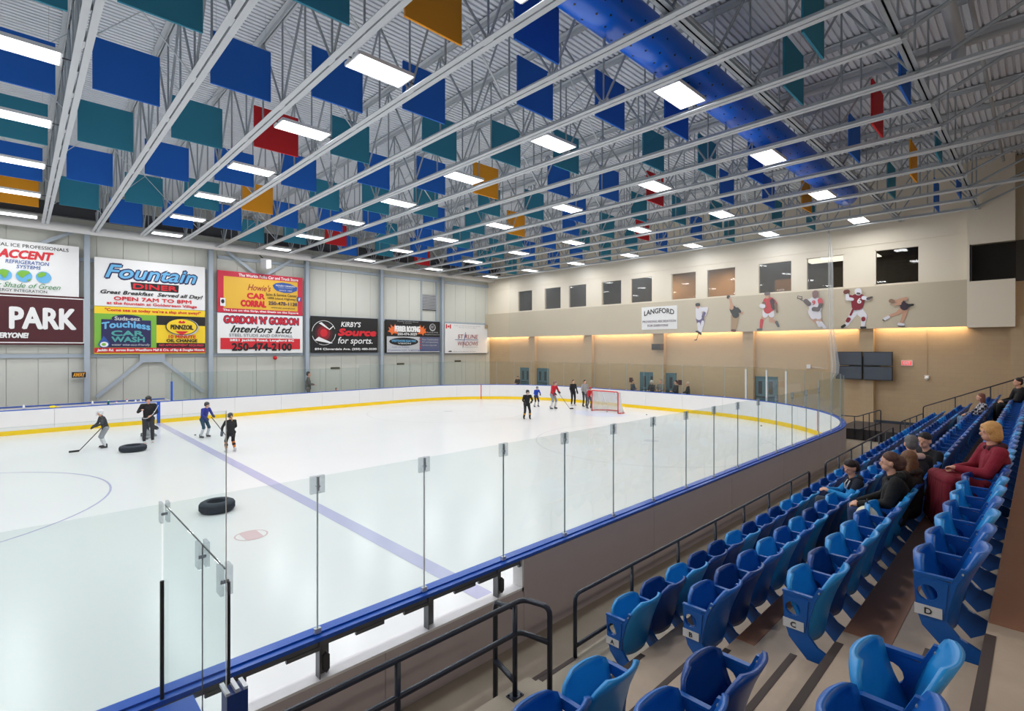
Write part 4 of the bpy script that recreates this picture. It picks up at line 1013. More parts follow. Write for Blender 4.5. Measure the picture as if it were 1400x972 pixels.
t = thing('wall_louvre', 'grey metal louvre grille high on the sign wall', 'vent', (22.0, YW - .12, 6.62))
obj('louvre_frame', box(B(), 0, 1.36, .02, .1, 0, 1.2), M_DARK, t)
for k in range(10): obj('louvre_slat', bar(B(), (.04, .0, .1 + .115 * k), (1.32, .0, .1 + .115 * k), .01, .1, up=(0, -.6, .8)), P_LG, t)
for s in (.0, 1.36): obj('louvre_post', box(B(), s - .04, s + .04, -.0, .12, -1.0, 2.3), M_COLUMN, t)
t = thing('wall_camera', 'small white camera at the bottom of a conduit on the tan wall', 'camera', (XL - .02, 3.58, 2.35))
obj('conduit', path(B(), [(0, 0, .1), (0, 0, 2.2)], .012, 6), mat('tan_conduit', (186, 164, 138), .5), t); bm = B(); sphere(bm, (-.04, 0, .0), .085); obj('dome', bm, P_W, t, smooth=True); obj('base', box(B(), -.06, .02, -.08, .08, .05, .13), P_W, t)
t = thing('wall_alarm', 'small white box on the tan wall left of the video wall', 'box', (XL - .02, 8.33, 2.65)); obj('case', box(B(), -.08, 0, -.09, .09, 0, .2), P_W, t); obj('cable', path(B(), [(-.02, -.09, .1), (-.02, -.7, .02)], .01, 5), P_LG, t)
for i, (y, s) in enumerate([(18.95, 'left of the middle pair of doors'), (15.45, 'right of the middle pair of doors')]):
    tag(obj('wall_plaque', box(B(), XL - .02, XL, y - .13, y + .13, 1.45, 1.75), M_MAROON), 'small dark plaque on the end wall ' + s, 'plaque')
tag(obj('safety_bell', sphere(B(), (11.3, YW - .2, 3.1), .12), M_RED, smooth=True), 'small red alarm bell under the drywall sign', 'bell')
# ---- sport figures stuck flat on the band
SK = C('skin', 196, 150, 124); SK2 = C('skin_dark', 120, 84, 66)
def capsule2d(a, b, ra, rb, n=7):
    a, b = Vector(a), Vector(b); d = b - a
    th = atan2(d.y, d.x)
    return [(a.x + ra * cos(th + pi / 2 + pi * k / n), a.y + ra * sin(th + pi / 2 + pi * k / n)) for k in range(n + 1)] + [(b.x + rb * cos(th - pi / 2 + pi * k / n), b.y + rb * sin(th - pi / 2 + pi * k / n)) for k in range(n + 1)]
def decal(label, y0, ztop, W, H, parts, texts=()):
    """parts: (name, mat, [ (x1,y1,r1,x2,y2,r2) ]) in metres from the top left of the figure"""
    t = thing('wall_graphic', label, 'wall graphic', (0, 0, 0), 0, 'printed athletes on the taupe band')
    f = frame_end(y0, ztop, 1, 1, XB - .002); lay = 1
    for nm, m, caps in parts:
        for c in caps:
            c = [q * .93 for q in c]
            put_poly(f, capsule2d((c[0], c[1]), (c[3], c[4]), c[2], c[5]), m, lay, t, nm); lay += .5
    for s, x0, yy0, x1, yy1, m in texts:
        x0, yy0, x1, yy1 = x0 * .93, yy0 * .93, x1 * .93, yy1 * .93
        me = text_mesh(s, x1 - x0, yy1 - yy0, bold=.03); me.materials.append(m)
        remap(me, f['O'] + f['ux'] * ((x0 + x1) / 2) - f['uz'] * ((yy0 + yy1) / 2), f['ux'], f['uz'], f['n'], (lay + 1) * .008); obj('lettering', me, None, t)
    return t
PURP = C('purplish', 96, 84, 130); WJ = C('jersey_white', 222, 220, 228); BRN = C('khaki', 168, 138, 104); RJ = C('jersey_red', 196, 36, 50); GLD = C('glove', 90, 76, 78); MJ = C('jersey_maroon', 132, 24, 44)
decal('printed hockey player in white jersey leaning on a stick', 14.42, 6.32, 1.1, 2.1, [
    ('stick', P_K, [(.72, .95, .02, .30, 2.3, .02), (.30, 2.3, .03, .18, 2.32, .03)]), ('legs', PURP, [(.45, .98, .18, .48, 1.35, .13), (.62, .9, .16, .72, 1.2, .12)]), ('socks', WJ, [(.45, 1.3, .10, .50, 1.75, .09), (.72, 1.2, .10, .58, 1.75, .08)]), ('skates', P_K, [(.46, 1.85, .07, .58, 1.93, .07), (.30, 1.78, .05, .42, 1.80, .06)]),
    ('jersey', WJ, [(.45, .40, .20, .48, .85, .21), (.60, .42, .15, .98, .38, .10), (.98, .38, .10, .86, .72, .09), (.40, .5, .12, .56, .82, .08)]), ('glove', PURP, [(.84, .66, .09, .74, .86, .08)]), ('face', SK, [(.42, .20, .10, .42, .24, .10)]), ('helmet', P_K, [(.36, .10, .11, .46, .10, .10)])])
decal('printed bowler in black shirt raising a ball', 12.42, 6.65, 1.1, 2.2, [
    ('ball', P_K, [(.17, .10, .11, .17, .11, .11)]), ('arms', SK, [(.26, .18, .06, .36, .62, .08), (.80, 1.0, .07, 1.0, 1.15, .05), (1.0, 1.15, .04, 1.06, 1.04, .03)]), ('legs', BRN, [(.52, 1.25, .19, .42, 2.0, .09), (.66, 1.25, .17, .58, 2.0, .09)]), ('shirt', P_K, [(.45, .85, .20, .62, 1.2, .20), (.7, .88, .12, .86, 1.02, .08)]), ('shoes', C('shoe_brown', 84, 40, 34), [(.40, 2.12, .07, .56, 2.14, .08)]), ('head', SK, [(.38, .68, .12, .38, .78, .11)])])
decal('printed rugby player in red shirt carrying a white ball', 10.67, 6.65, 1.2, 2.2, [
    ('legs', SK, [(.45, 1.25, .16, .22, 1.6, .11), (.75, 1.3, .16, .72, 1.62, .11), (.72, 1.62, .10, 1.02, 1.72, .09)]), ('socks', RJ, [(.22, 1.6, .10, .18, 2.0, .08)]), ('shoes', C('shoe_grey', 90, 92, 96), [(.0, 2.12, .06, .2, 2.10, .07), (1.02, 1.72, .08, 1.12, 1.95, .06)]), ('shorts', WJ, [(.45, 1.12, .19, .42, 1.30, .15), (.72, 1.14, .18, .76, 1.30, .15)]),
    ('shirt', RJ, [(.50, .5, .20, .56, 1.0, .22), (.72, .48, .18, .74, .95, .16), (.88, .55, .12, .98, .72, .10)]), ('shirt_shade', C('black_red', 60, 24, 32), [(.80, .5, .13, .88, .9, .11)]), ('arms', SK2, [(.98, .72, .08, 1.06, 1.15, .05), (.34, .62, .10, .42, .85, .07)]), ('ball', WJ, [(.22, .75, .12, .32, .78, .12)]), ('head', SK, [(.54, .12, .12, .54, .26, .11)]), ('cap', GLD, [(.48, .08, .10, .60, .08, .10)])])
decal('printed lacrosse player in white jersey number nine', 8.72, 6.52, 1.5, 2.1, [
    ('stick', GLD, [(.0, .28, .02, .40, .55, .025), (.02, .18, .015, .22, .25, .015), (.02, .18, .015, .0, .32, .015), (.0, .32, .02, .22, .36, .02), (.22, .22, .02, .24, .38, .02)]), ('legs', SK, [(.72, 1.35, .13, 1.02, 1.75, .08), (1.02, 1.35, .12, 1.20, 1.78, .08)]), ('socks', WJ, [(1.0, 1.66, .08, 1.10, 1.85, .08), (1.16, 1.70, .08, 1.34, 1.95, .08)]), ('shorts', WJ, [(.74, 1.08, .20, .80, 1.35, .15), (.96, 1.1, .19, 1.04, 1.36, .15)]),
    ('jersey', WJ, [(.78, .55, .24, .82, .95, .22), (1.0, .55, .20, 1.0, .95, .19), (.62, .50, .12, .56, .66, .10)]), ('sleeve', P_PINK, [(1.12, .5, .12, 1.16, .72, .10)]), ('glove', GLD, [(.44, .50, .12, .58, .66, .12), (.84, .95, .12, 1.02, .98, .11), (1.16, .74, .1, 1.08, .9, .08)]), ('helmet', C('helmet_brown', 130, 96, 96), [(.90, .10, .15, .90, .26, .13)])], [('9', .76, .48, .90, .74, P_R)])
decal('printed football player in maroon jersey number six throwing', 6.78, 6.44, 1.5, 2.1, [
    ('legs', WJ, [(.62, 1.05, .19, .46, 1.35, .14), (.46, 1.35, .13, .22, 1.78, .08), (.78, 1.05, .19, 1.0, 1.35, .14), (1.0, 1.35, .13, .96, 1.85, .08)]), ('stripe', MJ, [(.52, 1.0, .05, .42, 1.25, .05)]), ('socks', MJ, [(.34, 1.46, .09, .30, 1.55, .09), (.98, 1.46, .09, .98, 1.52, .09)]), ('shoes', P_K, [(.06, 1.86, .07, .16, 1.78, .06), (.90, 1.92, .06, 1.06, 1.92, .05)]),
    ('jersey', MJ, [(.66, .42, .22, .66, .85, .18), (.86, .42, .20, .78, .85, .17), (.42, .34, .11, .30, .34, .10)]), ('arms', WJ, [(.28, .20, .07, .30, .42, .09), (.30, .42, .09, .50, .46, .08), (1.0, .42, .10, 1.18, .50, .07)]), ('glove', GLD, [(1.18, .48, .07, 1.34, .42, .05)]), ('ball', C('football', 110, 56, 50), [(.22, .06, .11, .30, .04, .10)]), ('helmet', WJ, [(.76, .06, .15, .78, .14, .14)]), ('mask', GLD, [(.74, .18, .05, .82, .20, .05)])], [('6', .74, .42, .90, .70, P_W)])
decal('printed figure skater in dark dress bending forward', 5.11, 6.0, 1.2, 1.5, [
    ('legs', SK, [(.82, .55, .12, .60, .78, .09), (.60, .78, .08, .22, .95, .06), (.90, .55, .13, .84, .95, .08), (.84, .95, .08, .74, 1.25, .06)]), ('skates', WJ, [(.06, 1.06, .07, .22, .96, .07), (.66, 1.32, .07, .80, 1.36, .07)]), ('blade', P_K, [(.62, 1.42, .02, .86, 1.43, .02), (.0, 1.08, .02, .06, 1.14, .02)]),
    ('dress', C('dark_dress', 52, 34, 52), [(.76, .28, .12, .86, .5, .16), (.92, .42, .1, 1.0, .46, .08)]), ('arms', SK, [(.64, .18, .08, .92, .10, .07), (.50, .20, .06, .72, .22, .08), (.46, .36, .05, .68, .34, .07)]), ('glove', P_K, [(1.0, .44, .07, 1.18, .42, .05)]), ('head', C('skater_head', 140, 112, 92), [(.34, .18, .10, .38, .2, .10)])])
# ================================================================== people
def skin_mesh(name, caps, m, voxel, parent, smooth=3, extra=()):
    """union of tapered capsules -> one continuous remeshed surface"""
    bm = B()
    for c in caps:
        p0, r0, p1, r1 = c
        p0, p1 = Vector(p0), Vector(p1); d = p1 - p0; L = d.length
        if L < 1e-5: sphere(bm, p0, r0, 10, 7); continue
        d /= L; pts, rs = [], []
        for k in range(5): a = pi / 2 * k / 4; pts.append(p0 - d * r0 * cos(a) * .999); rs.append(max(.0008, r0 * sin(a)))
        for k in range(5): a = pi / 2 * k / 4; pts.append(p1 + d * r1 * sin(a) * .999); rs.append(max(.0008, r1 * cos(a)))
        path(bm, pts, rs, 10)
    for c in extra: sphere(bm, c[0], 1.0, 14, 10, c[1])
    o = obj(name, bm, m, parent)
    r = o.modifiers.new('r', 'REMESH'); r.mode = 'VOXEL'; r.voxel_size = voxel; r.use_smooth_shade = True
    s = o.modifiers.new('s', 'SMOOTH'); s.factor = .5; s.iterations = smooth
    dg = bpy.context.evaluated_depsgraph_get()
    me = bpy.data.meshes.new_from_object(o.evaluated_get(dg)); old = o.data
    o.modifiers.clear(); o.data = me; bpy.data.meshes.remove(old)
    me.materials.clear(); me.materials.append(m)
    for p in me.polygons: p.use_smooth = True
    return o
def V3(*a): return Vector(a)
STAND = dict(pel=(0, 0, .95), ch=(0, 0, 1.28), nk=(0, .0, 1.48), hd=(0, .03, 1.64), sL=(-.19, 0, 1.43), sR=(.19, 0, 1.43), eL=(-.26, .02, 1.15), eR=(.26, .02, 1.15), hL=(-.25, .14, .92), hR=(.25, .14, .92),
             pL=(-.10, 0, .92), pR=(.10, 0, .92), kL=(-.12, .05, .52), kR=(.12, .05, .52), aL=(-.13, 0, .11), aR=(.13, 0, .11))
SIT = dict(pel=(0, 0, .12), ch=(0, -.04, .42), nk=(0, -.02, .62), hd=(0, .03, .78), sL=(-.19, -.03, .56), sR=(.19, -.03, .56), eL=(-.25, .06, .30), eR=(.25, .06, .30), hL=(-.08, .30, .24), hR=(.08, .30, .24),
           pL=(-.10, 0, .10), pR=(.10, 0, .10), kL=(-.13, .42, .12), kR=(.13, .42, .12), aL=(-.13, .44, -.32), aR=(.13, .44, -.32))
SKINM = mat('skin_fair', (214, 160, 134), .5); LIP = mat('lips', (170, 84, 80), .5); EYEM = mat('eye_dark', (40, 30, 28), .3)
def person(label, loc, rz, s, pose, base='stand', top=None, legs=(60, 60, 66), shoes=(24, 24, 26), hair=None, hairstyle='short', helmet=None, gloves=None, skates=False, socks=None, vox=.016, turn=0, nod=0, jr=1.0, shin=None, hood=None, name='person', collar=None, longtop=0, yoke=None, plaid=False, stripe=None):
    J = dict(STAND if base == 'stand' else SIT); J.update(pose or {})
    J = {k: Vector(v) for k, v in J.items()}
    t = thing(name, label, 'person', loc, rz); t.scale = (s, s, s)
    g = lambda k: J[k]
    up = lambda a, r, b, q: (a, r, b, q)
    # head, turned about the neck
    Mh = Matrix.Rotation(turn, 3, 'Z') @ Matrix.Rotation(nod, 3, 'X')
    H = g('hd'); h = lambda x, y, z: H + Mh @ Vector((x, y, z))
    hands = []
    body = []
    for S_, sg in (('L', -1), ('R', 1)):
        body += [(g('s' + S_), .055, g('e' + S_), .042), (g('e' + S_), .040, g('h' + S_), .026)]
        body += [(g('p' + S_), .08, g('k' + S_), .055), (g('k' + S_), .055, g('a' + S_), .036)]
        a = g('a' + S_); fd = (g('a' + S_) - g('k' + S_)); fw = V3(0, 1, 0) if abs(fd.z) > .15 else V3(0, 0.3, 1).normalized()
        body += [(a + V3(0, -.03, -.06), .035, a + fw * .16 + V3(0, 0, -.07), .03)]
        hd = (g('h' + S_) - g('e' + S_)).normalized(); side = hd.cross(V3(0, 0, 1));
        if side.length < .1: side = V3(1, 0, 0)
        side.normalize(); pn = side.cross(hd).normalized()
        w = g('h' + S_); pc = w + hd * .05
        body += [(w, .026, pc + side * .018, .022), (w, .026, pc - side * .018, .022)]
        fl = [.058, .068, .064, .05]
        for q in range(4):
            b0 = pc + hd * .025 + side * (.028 - .019 * q); b1 = b0 + (hd * .8 - pn * .35).normalized() * fl[q] * .55; b2 = b1 + (hd * .4 - pn * .9).normalized() * fl[q] * .5
            hands += [(b0, .0095, b1, .009), (b1, .009, b2, .0075)]
        th = w + hd * .02 + side * .03 * (-sg if base == 'sit' else -sg); t1 = th + (hd * .6 - side * sg * .5).normalized() * .04
        hands += [(th, .012, t1, .010), (t1, .010, t1 + hd * .028, .008)]
    body += [(g('pel'), .11, g('ch'), .10), (g('ch'), .105, g('nk') + V3(0, 0, -.10), .06), (g('sL'), .05, g('sR'), .05), (g('nk') + V3(0, 0, -.06), .06, H + V3(0, -.01, -.08), .052), (g('pL'), .09, g('pR'), .09)]
    ex = [(h(0, -.01, .02), (.078, .098, .108)), (h(0, .03, -.055), (.058, .065, .06)), (h(0, .095, -.012), (.013, .022, .026)), (h(-.078, -.005, -.01), (.012, .022, .032)), (h(.078, -.005, -.01), (.012, .022, .032))]
    skin_mesh('body', body + (hands if gloves is None else []), SKINM, vox if gloves is not None or vox > .012 else min(vox, .008), t, 2, ex)
    # face
    bm = B(); 
    for q in (-1, 1): sphere(bm, h(q * .03, .081, .014), .0075, 8, 6, (1.3, 1, .7))
    obj('eyes', bm, EYEM, t, smooth=True)
    bm = B(); sphere(bm, h(0, .088, -.062), .02, 8, 6, (1, .35, .28)); obj('mouth', bm, LIP, t, smooth=True)
    if hair:
        hm = mat('hair_%d_%d_%d' % hair, hair, .6, bump=.5, bscale=60)
        hx = [(h(0, -.025, .055), (.088, .098, .09)), (h(0, -.05, .0), (.084, .075, .085))]
        hc = []
        if hairstyle == 'bob': hx += [(h(-.065, -.02, -.03), (.035, .07, .09)), (h(.065, -.02, -.03), (.035, .07, .09)), (h(0, -.07, -.05), (.085, .05, .09)), (h(0.0, .03, .075), (.078, .062, .045)), (h(-.07, .02, .03), (.03, .06, .05)), (h(.07, .02, .03), (.03, .06, .05)), (h(-.045, .062, .055), (.03, .025, .03))]
        if hairstyle == 'long': hx += [(h(-.06, -.03, -.06), (.04, .06, .13)), (h(.06, -.03, -.06), (.04, .06, .13)), (h(0, -.075, -.10), (.09, .05, .16))]
        if hairstyle == 'tail': hc += [(h(0, -.10, .02), .03, h(0, -.16, -.05), .035), (h(0, -.16, -.05), .035, h(0.02, -.15, -.22), .015)]
        if hairstyle == 'curly': hx += [(h(.02, -.11, .0), (.085, .08, .085)), (h(0, -.10, -.05), (.07, .07, .06))]
        skin_mesh('hair', hc, hm, .012, t, 2, hx)
    if helmet:
        hm = mat('helmet_%d_%d_%d' % helmet, helmet, .35)
        skin_mesh('helmet', [], hm, .012, t, 2, [(h(0, -.015, .055), (.105, .125, .095)), (h(0, -.045, .0), (.102, .09, .09)), (h(-.085, .0, -.03), (.02, .05, .045)), (h(.085, .0, -.03), (.02, .05, .045))])
        if skates:
            bm = B()
            for k in range(4): path(bm, [h(-.07, .07, -.02 - .03 * k), h(0, .14, -.02 - .03 * k), h(.07, .07, -.02 - .03 * k)], .003, 5)
            for k in range(3): path(bm, [h(-.03 + .03 * k, .125, .03), h(-.03 + .03 * k, .12, -.13)], .003, 5)
            obj('face_cage', bm, M_ALU, t)
    tm = mat('cloth_%d_%d_%d' % top, top, .85, bump=.35, bscale=18)
    jk = [(g('pel') + V3(0, 0, -.02 - longtop), .135 * jr, g('ch'), .125 * jr), (g('ch'), .13 * jr, g('nk') + V3(0, 0, -.10), .085), (g('sL'), .070, g('sR'), .070), (g('nk') + V3(0, 0, -.08), .085, g('nk') + V3(0, 0, -.02), .072)]
    for S_ in 'LR': jk += [(g('s' + S_), .068 * jr, g('e' + S_), .056 * jr), (g('e' + S_), .055 * jr, g('h' + S_) + (g('e' + S_) - g('h' + S_)).normalized() * .02, .042 * jr)]
    jk += [(g('ch') + V3(-.07, 0, .04), .105 * jr, g('pel') + V3(-.055, 0, 0), .105 * jr), (g('ch') + V3(.07, 0, .04), .105 * jr, g('pel') + V3(.055, 0, 0), .105 * jr)]
    if plaid:
        tm = bpy.data.materials.new('plaid_cloth'); tm.use_nodes = True; nt = tm.node_tree; ck = nt.nodes.new('ShaderNodeTexChecker'); tc = nt.nodes.new('ShaderNodeTexCoord')
        ck.inputs['Scale'].default_value = 14; ck.inputs['Color1'].default_value = srgb(30, 28, 34); ck.inputs['Color2'].default_value = srgb(176, 172, 180)
        nt.links.new(tc.outputs['Object'], ck.inputs['Vector']); nt.links.new(ck.outputs['Color'], nt.nodes['Principled BSDF'].inputs['Base Color']); nt.nodes['Principled BSDF'].inputs['Roughness'].default_value = .9
    skin_mesh('jacket', jk, tm, max(vox, .012), t, 4)
    if yoke:
        ym = mat('cloth_%d_%d_%d' % yoke, yoke, .85)
        skin_mesh('yoke', [(g('sL'), .078, g('sR'), .078), (g('sR'), .078, g('sR') * .6 + g('eR') * .4, .07), (g('sL'), .078, g('sL') * .6 + g('eL') * .4, .07), (g('nk') + V3(0, 0, -.09), .10, g('ch') + V3(0, .03, .06), .125)], ym, .012, t, 3)
        for q in (-1, 1): obj('white_piping', path(B(), [g('nk') + V3(q * .06, .07, -.03), g('nk') + V3(q * .08, .12, -.12), g('ch') + V3(q * .03, .155, .0)], .008, 6), P_W, t, smooth=True)
    lm = mat('cloth_%d_%d_%d' % legs, legs, .85, bump=.3, bscale=18)
    lg = [(g('pL'), .108, g('pR'), .108), (g('pel') + V3(0, 0, -.04), .11, g('pel') + V3(0, 0, .03), .11)]
    sh = shin if shin else None
    for S_ in 'LR':
        k = g('k' + S_); a = g('a' + S_)
        lg += [(g('p' + S_), .098, k, .070)]
        if not socks: lg += [(k, .070, a, .052)]
        else: lg += [(k, .078, k + (a - k) * .12, .072)]
    skin_mesh('trousers', lg, lm, max(vox, .012), t, 4)
    if socks:
        sm = mat('cloth_%d_%d_%d' % socks, socks, .8)
        for S_ in 'LR':
            k = g('k' + S_); a = g('a' + S_); skin_mesh('sock', [(k + (a - k) * .1, .068, k + (a - k) * .45, .066), (k + (a - k) * .45, .066, a, .05)], sm, .014, t, 2)
            if stripe: obj('sock_stripe', path(B(), [k + (a - k) * .35, k + (a - k) * .55], .070, 12), mat('cloth_%d_%d_%d' % stripe, stripe, .8), t, smooth=True)
    bm_ = mat('boot_%d_%d_%d' % shoes, shoes, .45)
    for S_ in 'LR':
        a = g('a' + S_); fw = V3(0, 1, 0)
        skin_mesh('skate_boot' if skates else 'shoe', [(a + V3(0, -.02, .04), .055, a + V3(0, -.03, -.05), .048), (a + V3(0, -.03, -.055), .048, a + fw * .15 + V3(0, 0, -.06), .038)], bm_, .012, t, 2)
        if skates: obj('skate_blade', box(B(), a.x - .003, a.x + .003, a.y - .09, a.y + .2, a.z - .115, a.z - .085), M_ALU, t)
    if gloves:
        gm = mat('glove_%d_%d_%d' % gloves, gloves, .7)
        for S_ in 'LR':
            w = g('h' + S_); d = (w - g('e' + S_)).normalized()
            sd = d.cross(V3(0, 0, 1)); sd = sd.normalized() if sd.length > .1 else V3(1, 0, 0)
            skin_mesh('glove', [(w - d * .06, .062, w + d * .03, .055)] + [(w + d * .04 + sd * (.033 - .022 * q), .02, w + d * .10 + sd * (.033 - .022 * q) + V3(0, 0, -.02), .017) for q in range(4)] + [(w + d * .02 - sd * .045, .02, w + d * .07 - sd * .05, .018)], gm, .012, t, 1)
    if hood: skin_mesh('hood', [(g('nk') + V3(-.07, -.07, .0), .05, g('nk') + V3(.07, -.07, .0), .05), (g('nk') + V3(-.07, -.05, .0), .045, g('nk') + V3(-.05, .06, -.03), .03), (g('nk') + V3(.07, -.05, .0), .045, g('nk') + V3(.05, .06, -.03), .03)], mat('cloth_%d_%d_%d' % hood, hood, .85), .012, t, 2)
    return t
def stick(label, p0, p1, bd):
    """hockey stick from butt p0 to heel p1 with the blade running along bd"""
    t = thing('hockey_stick', label, 'stick', (0, 0, 0), 0)
    p0, p1, bd = Vector(p0), Vector(p1), Vector(bd)
    obj('shaft', bar(B(), p0, p1, .03, .02), mat('stick_shaft', (70, 60, 56), .5), t)
    obj('blade', bar(B(), p1, p1 + bd * .28, .012, .07), M_BLACK, t)
    return t
rzf = lambda dx, dy: atan2(dy, dx) - pi / 2     # heading: local +y points along (dx, dy)
SK_ = dict(kL=(-.14, .14, .50), kR=(.14, .12, .50), aL=(-.17, .02, .115), aR=(.17, -.02, .115), pel=(0, -.03, .90), pL=(-.10, -.03, .87), pR=(.10, -.03, .87), ch=(0, .06, 1.22), nk=(0, .12, 1.42), hd=(0, .17, 1.57), sL=(-.19, .10, 1.36), sR=(.19, .10, 1.36), eL=(-.28, .18, 1.10), eR=(.28, .16, 1.10), hL=(-.16, .38, 1.02), hR=(.20, .36, .95))
# skaters on the ice
person('child skater in dark jersey and white helmet gliding left of the coach', (2.3, 24.25, 0), rzf(-1, -.2), .83, SK_, top=(56, 58, 62), legs=(150, 154, 160), helmet=(214, 216, 220), gloves=(40, 42, 46), skates=True, socks=(210, 212, 216), shoes=(40, 40, 44))
stick('hockey stick held low by the child skater left of the coach', (2.25, 24.0, .85), (1.55, 23.75, .06), (-1, -.1, 0))
person('coach in black jacket and dark trousers standing behind the tyre', (3.62, 24.2, 0), rzf(-.1, -1), 1.03, dict(hL=(-.06, .26, 1.06), hR=(.22, .22, 1.28), eR=(.31, .02, 1.2), kL=(-.12, .04, .53), aL=(-.13, -.05, .12)), top=(30, 28, 30), legs=(52, 52, 60), helmet=(38, 36, 38), skates=False, shoes=(206, 206, 206), gloves=None, vox=.014, stripe=None)
tt = thing('coiled_hose', 'pale coiled cord held across the chest of the coach', 'cord', (3.62, 24.2, 0))
obj('coil', path(B(), [(-.22 + .5 * k / 12, -.28 - .03 * sin(k), 1.02 + .45 * (k / 12) ** 1.6 - .1 * sin(pi * k / 12)) for k in range(13)], .013, 6), P_LG, tt, smooth=True)
person('kneeling skater in grey behind the coach', (3.75, 25.6, 0), rzf(1, -.3), .8, dict(pel=(0, 0, .45), pL=(-.1, 0, .42), pR=(.1, 0, .42), kL=(-.16, .38, .10), kR=(.3, .30, .12), aL=(-.6, -.25, .12), aR=(.6, .0, .12), ch=(0, .08, .78), nk=(0, .12, .98), hd=(0, .16, 1.13), sL=(-.19, .1, .92), sR=(.19, .1, .92), eL=(-.28, .2, .66), eR=(.28, .2, .66), hL=(-.2, .42, .5), hR=(.2, .42, .5)), top=(60, 62, 68), legs=(150, 154, 158), helmet=(40, 40, 44), gloves=(40, 40, 44), skates=True, shoes=(90, 92, 96))
person('child skater in blue jersey skating between the coach and the ponytailed girl', (5.5, 24.15, 0), rzf(.6, -1), .86, SK_, top=(44, 52, 140), legs=(40, 74, 96), helmet=(60, 58, 60), gloves=(50, 60, 90), skates=True, socks=(196, 200, 206), shoes=(60, 62, 66))
stick('hockey stick of the blue jersey child skater', (5.7, 23.9, .85), (6.15, 23.5, .06), (1, -.1, 0))
person('girl skater in black jersey with blond ponytail seen from behind', (5.4, 20.1, 0), rzf(-.1, 1), .80, dict(SK_, hd=(0, .06, 1.6), nk=(0, .05, 1.42), ch=(0, .03, 1.22), sL=(-.19, .04, 1.36), sR=(.19, .04, 1.36), eL=(-.33, .04, 1.12), hL=(-.34, .06, .86)), top=(30, 30, 34), legs=(26, 26, 30), helmet=(52, 56, 62), gloves=(90, 96, 108), skates=True, socks=(196, 112, 44), shoes=(196, 196, 200), hair=(196, 148, 88), hairstyle='tail', stripe=(24, 24, 28), longtop=.06)
person('skater in black kit with helmet in the middle of the ice', (18.92, 18.7, 0), rzf(-.6, -1), .90, SK_, top=(32, 32, 34), legs=(34, 34, 38), helmet=(32, 32, 36), gloves=(30, 30, 34), skates=True, socks=(40, 38, 40), shoes=(36, 36, 38), stripe=(206, 150, 50))
person('child skater in blue jersey leaning forward near the far boards', (23.4, 22.3, 0), rzf(-.3, -1), .76, SK_, top=(30, 70, 176), legs=(44, 52, 84), helmet=(120, 124, 130), gloves=(40, 44, 60), skates=True, socks=(180, 186, 196), shoes=(60, 60, 66))
person('man skater in red jersey with grey trousers holding a stick', (23.3, 20.8, 0), rzf(.0, -1), 1.0, SK_, top=(186, 28, 48), legs=(140, 146, 154), helmet=(130, 96, 96), gloves=(46, 48, 56), skates=True, socks=(200, 202, 206), shoes=(60, 60, 64), jr=1.08)
stick('hockey stick of the man in the red jersey', (23.3, 20.45, 1.1), (23.75, 19.85, .06), (.9, -.3, 0))
person('man in black jacket and black trousers standing left of the goal', (25.7, 21.2, 0), rzf(-.3, -1), .93, dict(), top=(28, 28, 34), legs=(26, 26, 32), hair=(64, 48, 40), gloves=(30, 30, 34), skates=True, shoes=(200, 200, 204))
person('man in light grey jacket standing beside the goal post', (25.7, 20.25, 0), rzf(-.3, -1), .95, dict(), top=(150, 150, 152), legs=(70, 74, 84), hair=(40, 34, 32), gloves=(36, 36, 40), skates=True, shoes=(50, 50, 56))
person('child in red jersey and grey trousers in front of the grey jacket man', (25.1, 19.45, 0), rzf(-.2, -1), .78, SK_, top=(196, 44, 52), legs=(90, 94, 104), helmet=(170, 60, 60), gloves=(40, 40, 46), skates=True, shoes=(60, 60, 64))
# people standing behind the glass
BK = dict(eL=(-.24, .08, 1.15), eR=(.24, .08, 1.15), hL=(-.12, .28, 1.12), hR=(.12, .28, 1.12))
person('person in dark cap and slate jacket behind the end glass left of the door', (28.2, 18.35, 0), rzf(.2, -1), .95, BK, top=(74, 86, 100), legs=(50, 54, 64), hair=(50, 44, 44), vox=.02)
person('person in pale hat and black jacket behind the end glass', (28.2, 16.95, 0), rzf(-1, .2), .96, BK, top=(48, 48, 50), legs=(60, 60, 64), helmet=(204, 200, 190), vox=.02)
person('person in grey hooded coat behind the end glass', (28.4, 16.45, 0), rzf(-1, 0), 1.0, BK, top=(120, 116, 108), legs=(90, 88, 84), hair=(130, 122, 112), vox=.02)
person('dark clothed person behind the end glass in front of the right door', (28.2, 15.3, 0), rzf(-.5, .4), 1.0, BK, top=(40, 38, 40), legs=(40, 40, 44), hair=(36, 30, 28), vox=.02)
person('bald man in black jacket behind the end glass right of the doors', (28.2, 14.55, 0), rzf(-.3, 1), .97, BK, top=(34, 38, 42), legs=(50, 52, 56), hair=(190, 166, 150), vox=.02)
person('small dark figure behind the glass in the far corner', (28.2, 28.9, 0), rzf(-1, -.3), .84, BK, top=(60, 46, 42), legs=(44, 44, 48), hair=(52, 40, 36), vox=.022)
person('man in grey jacket standing behind the far glass under the sports shop sign', (13.0, 32.1, 0), rzf(1, -.4), 1.26, BK, top=(92, 88, 84), legs=(110, 106, 100), hair=(60, 52, 46), vox=.02)
person('small child head just showing above the far boards', (14.5, 31.4, 0), rzf(0, -1), .66, BK, top=(70, 70, 74), legs=(60, 60, 64), hair=(50, 42, 38), vox=.02)
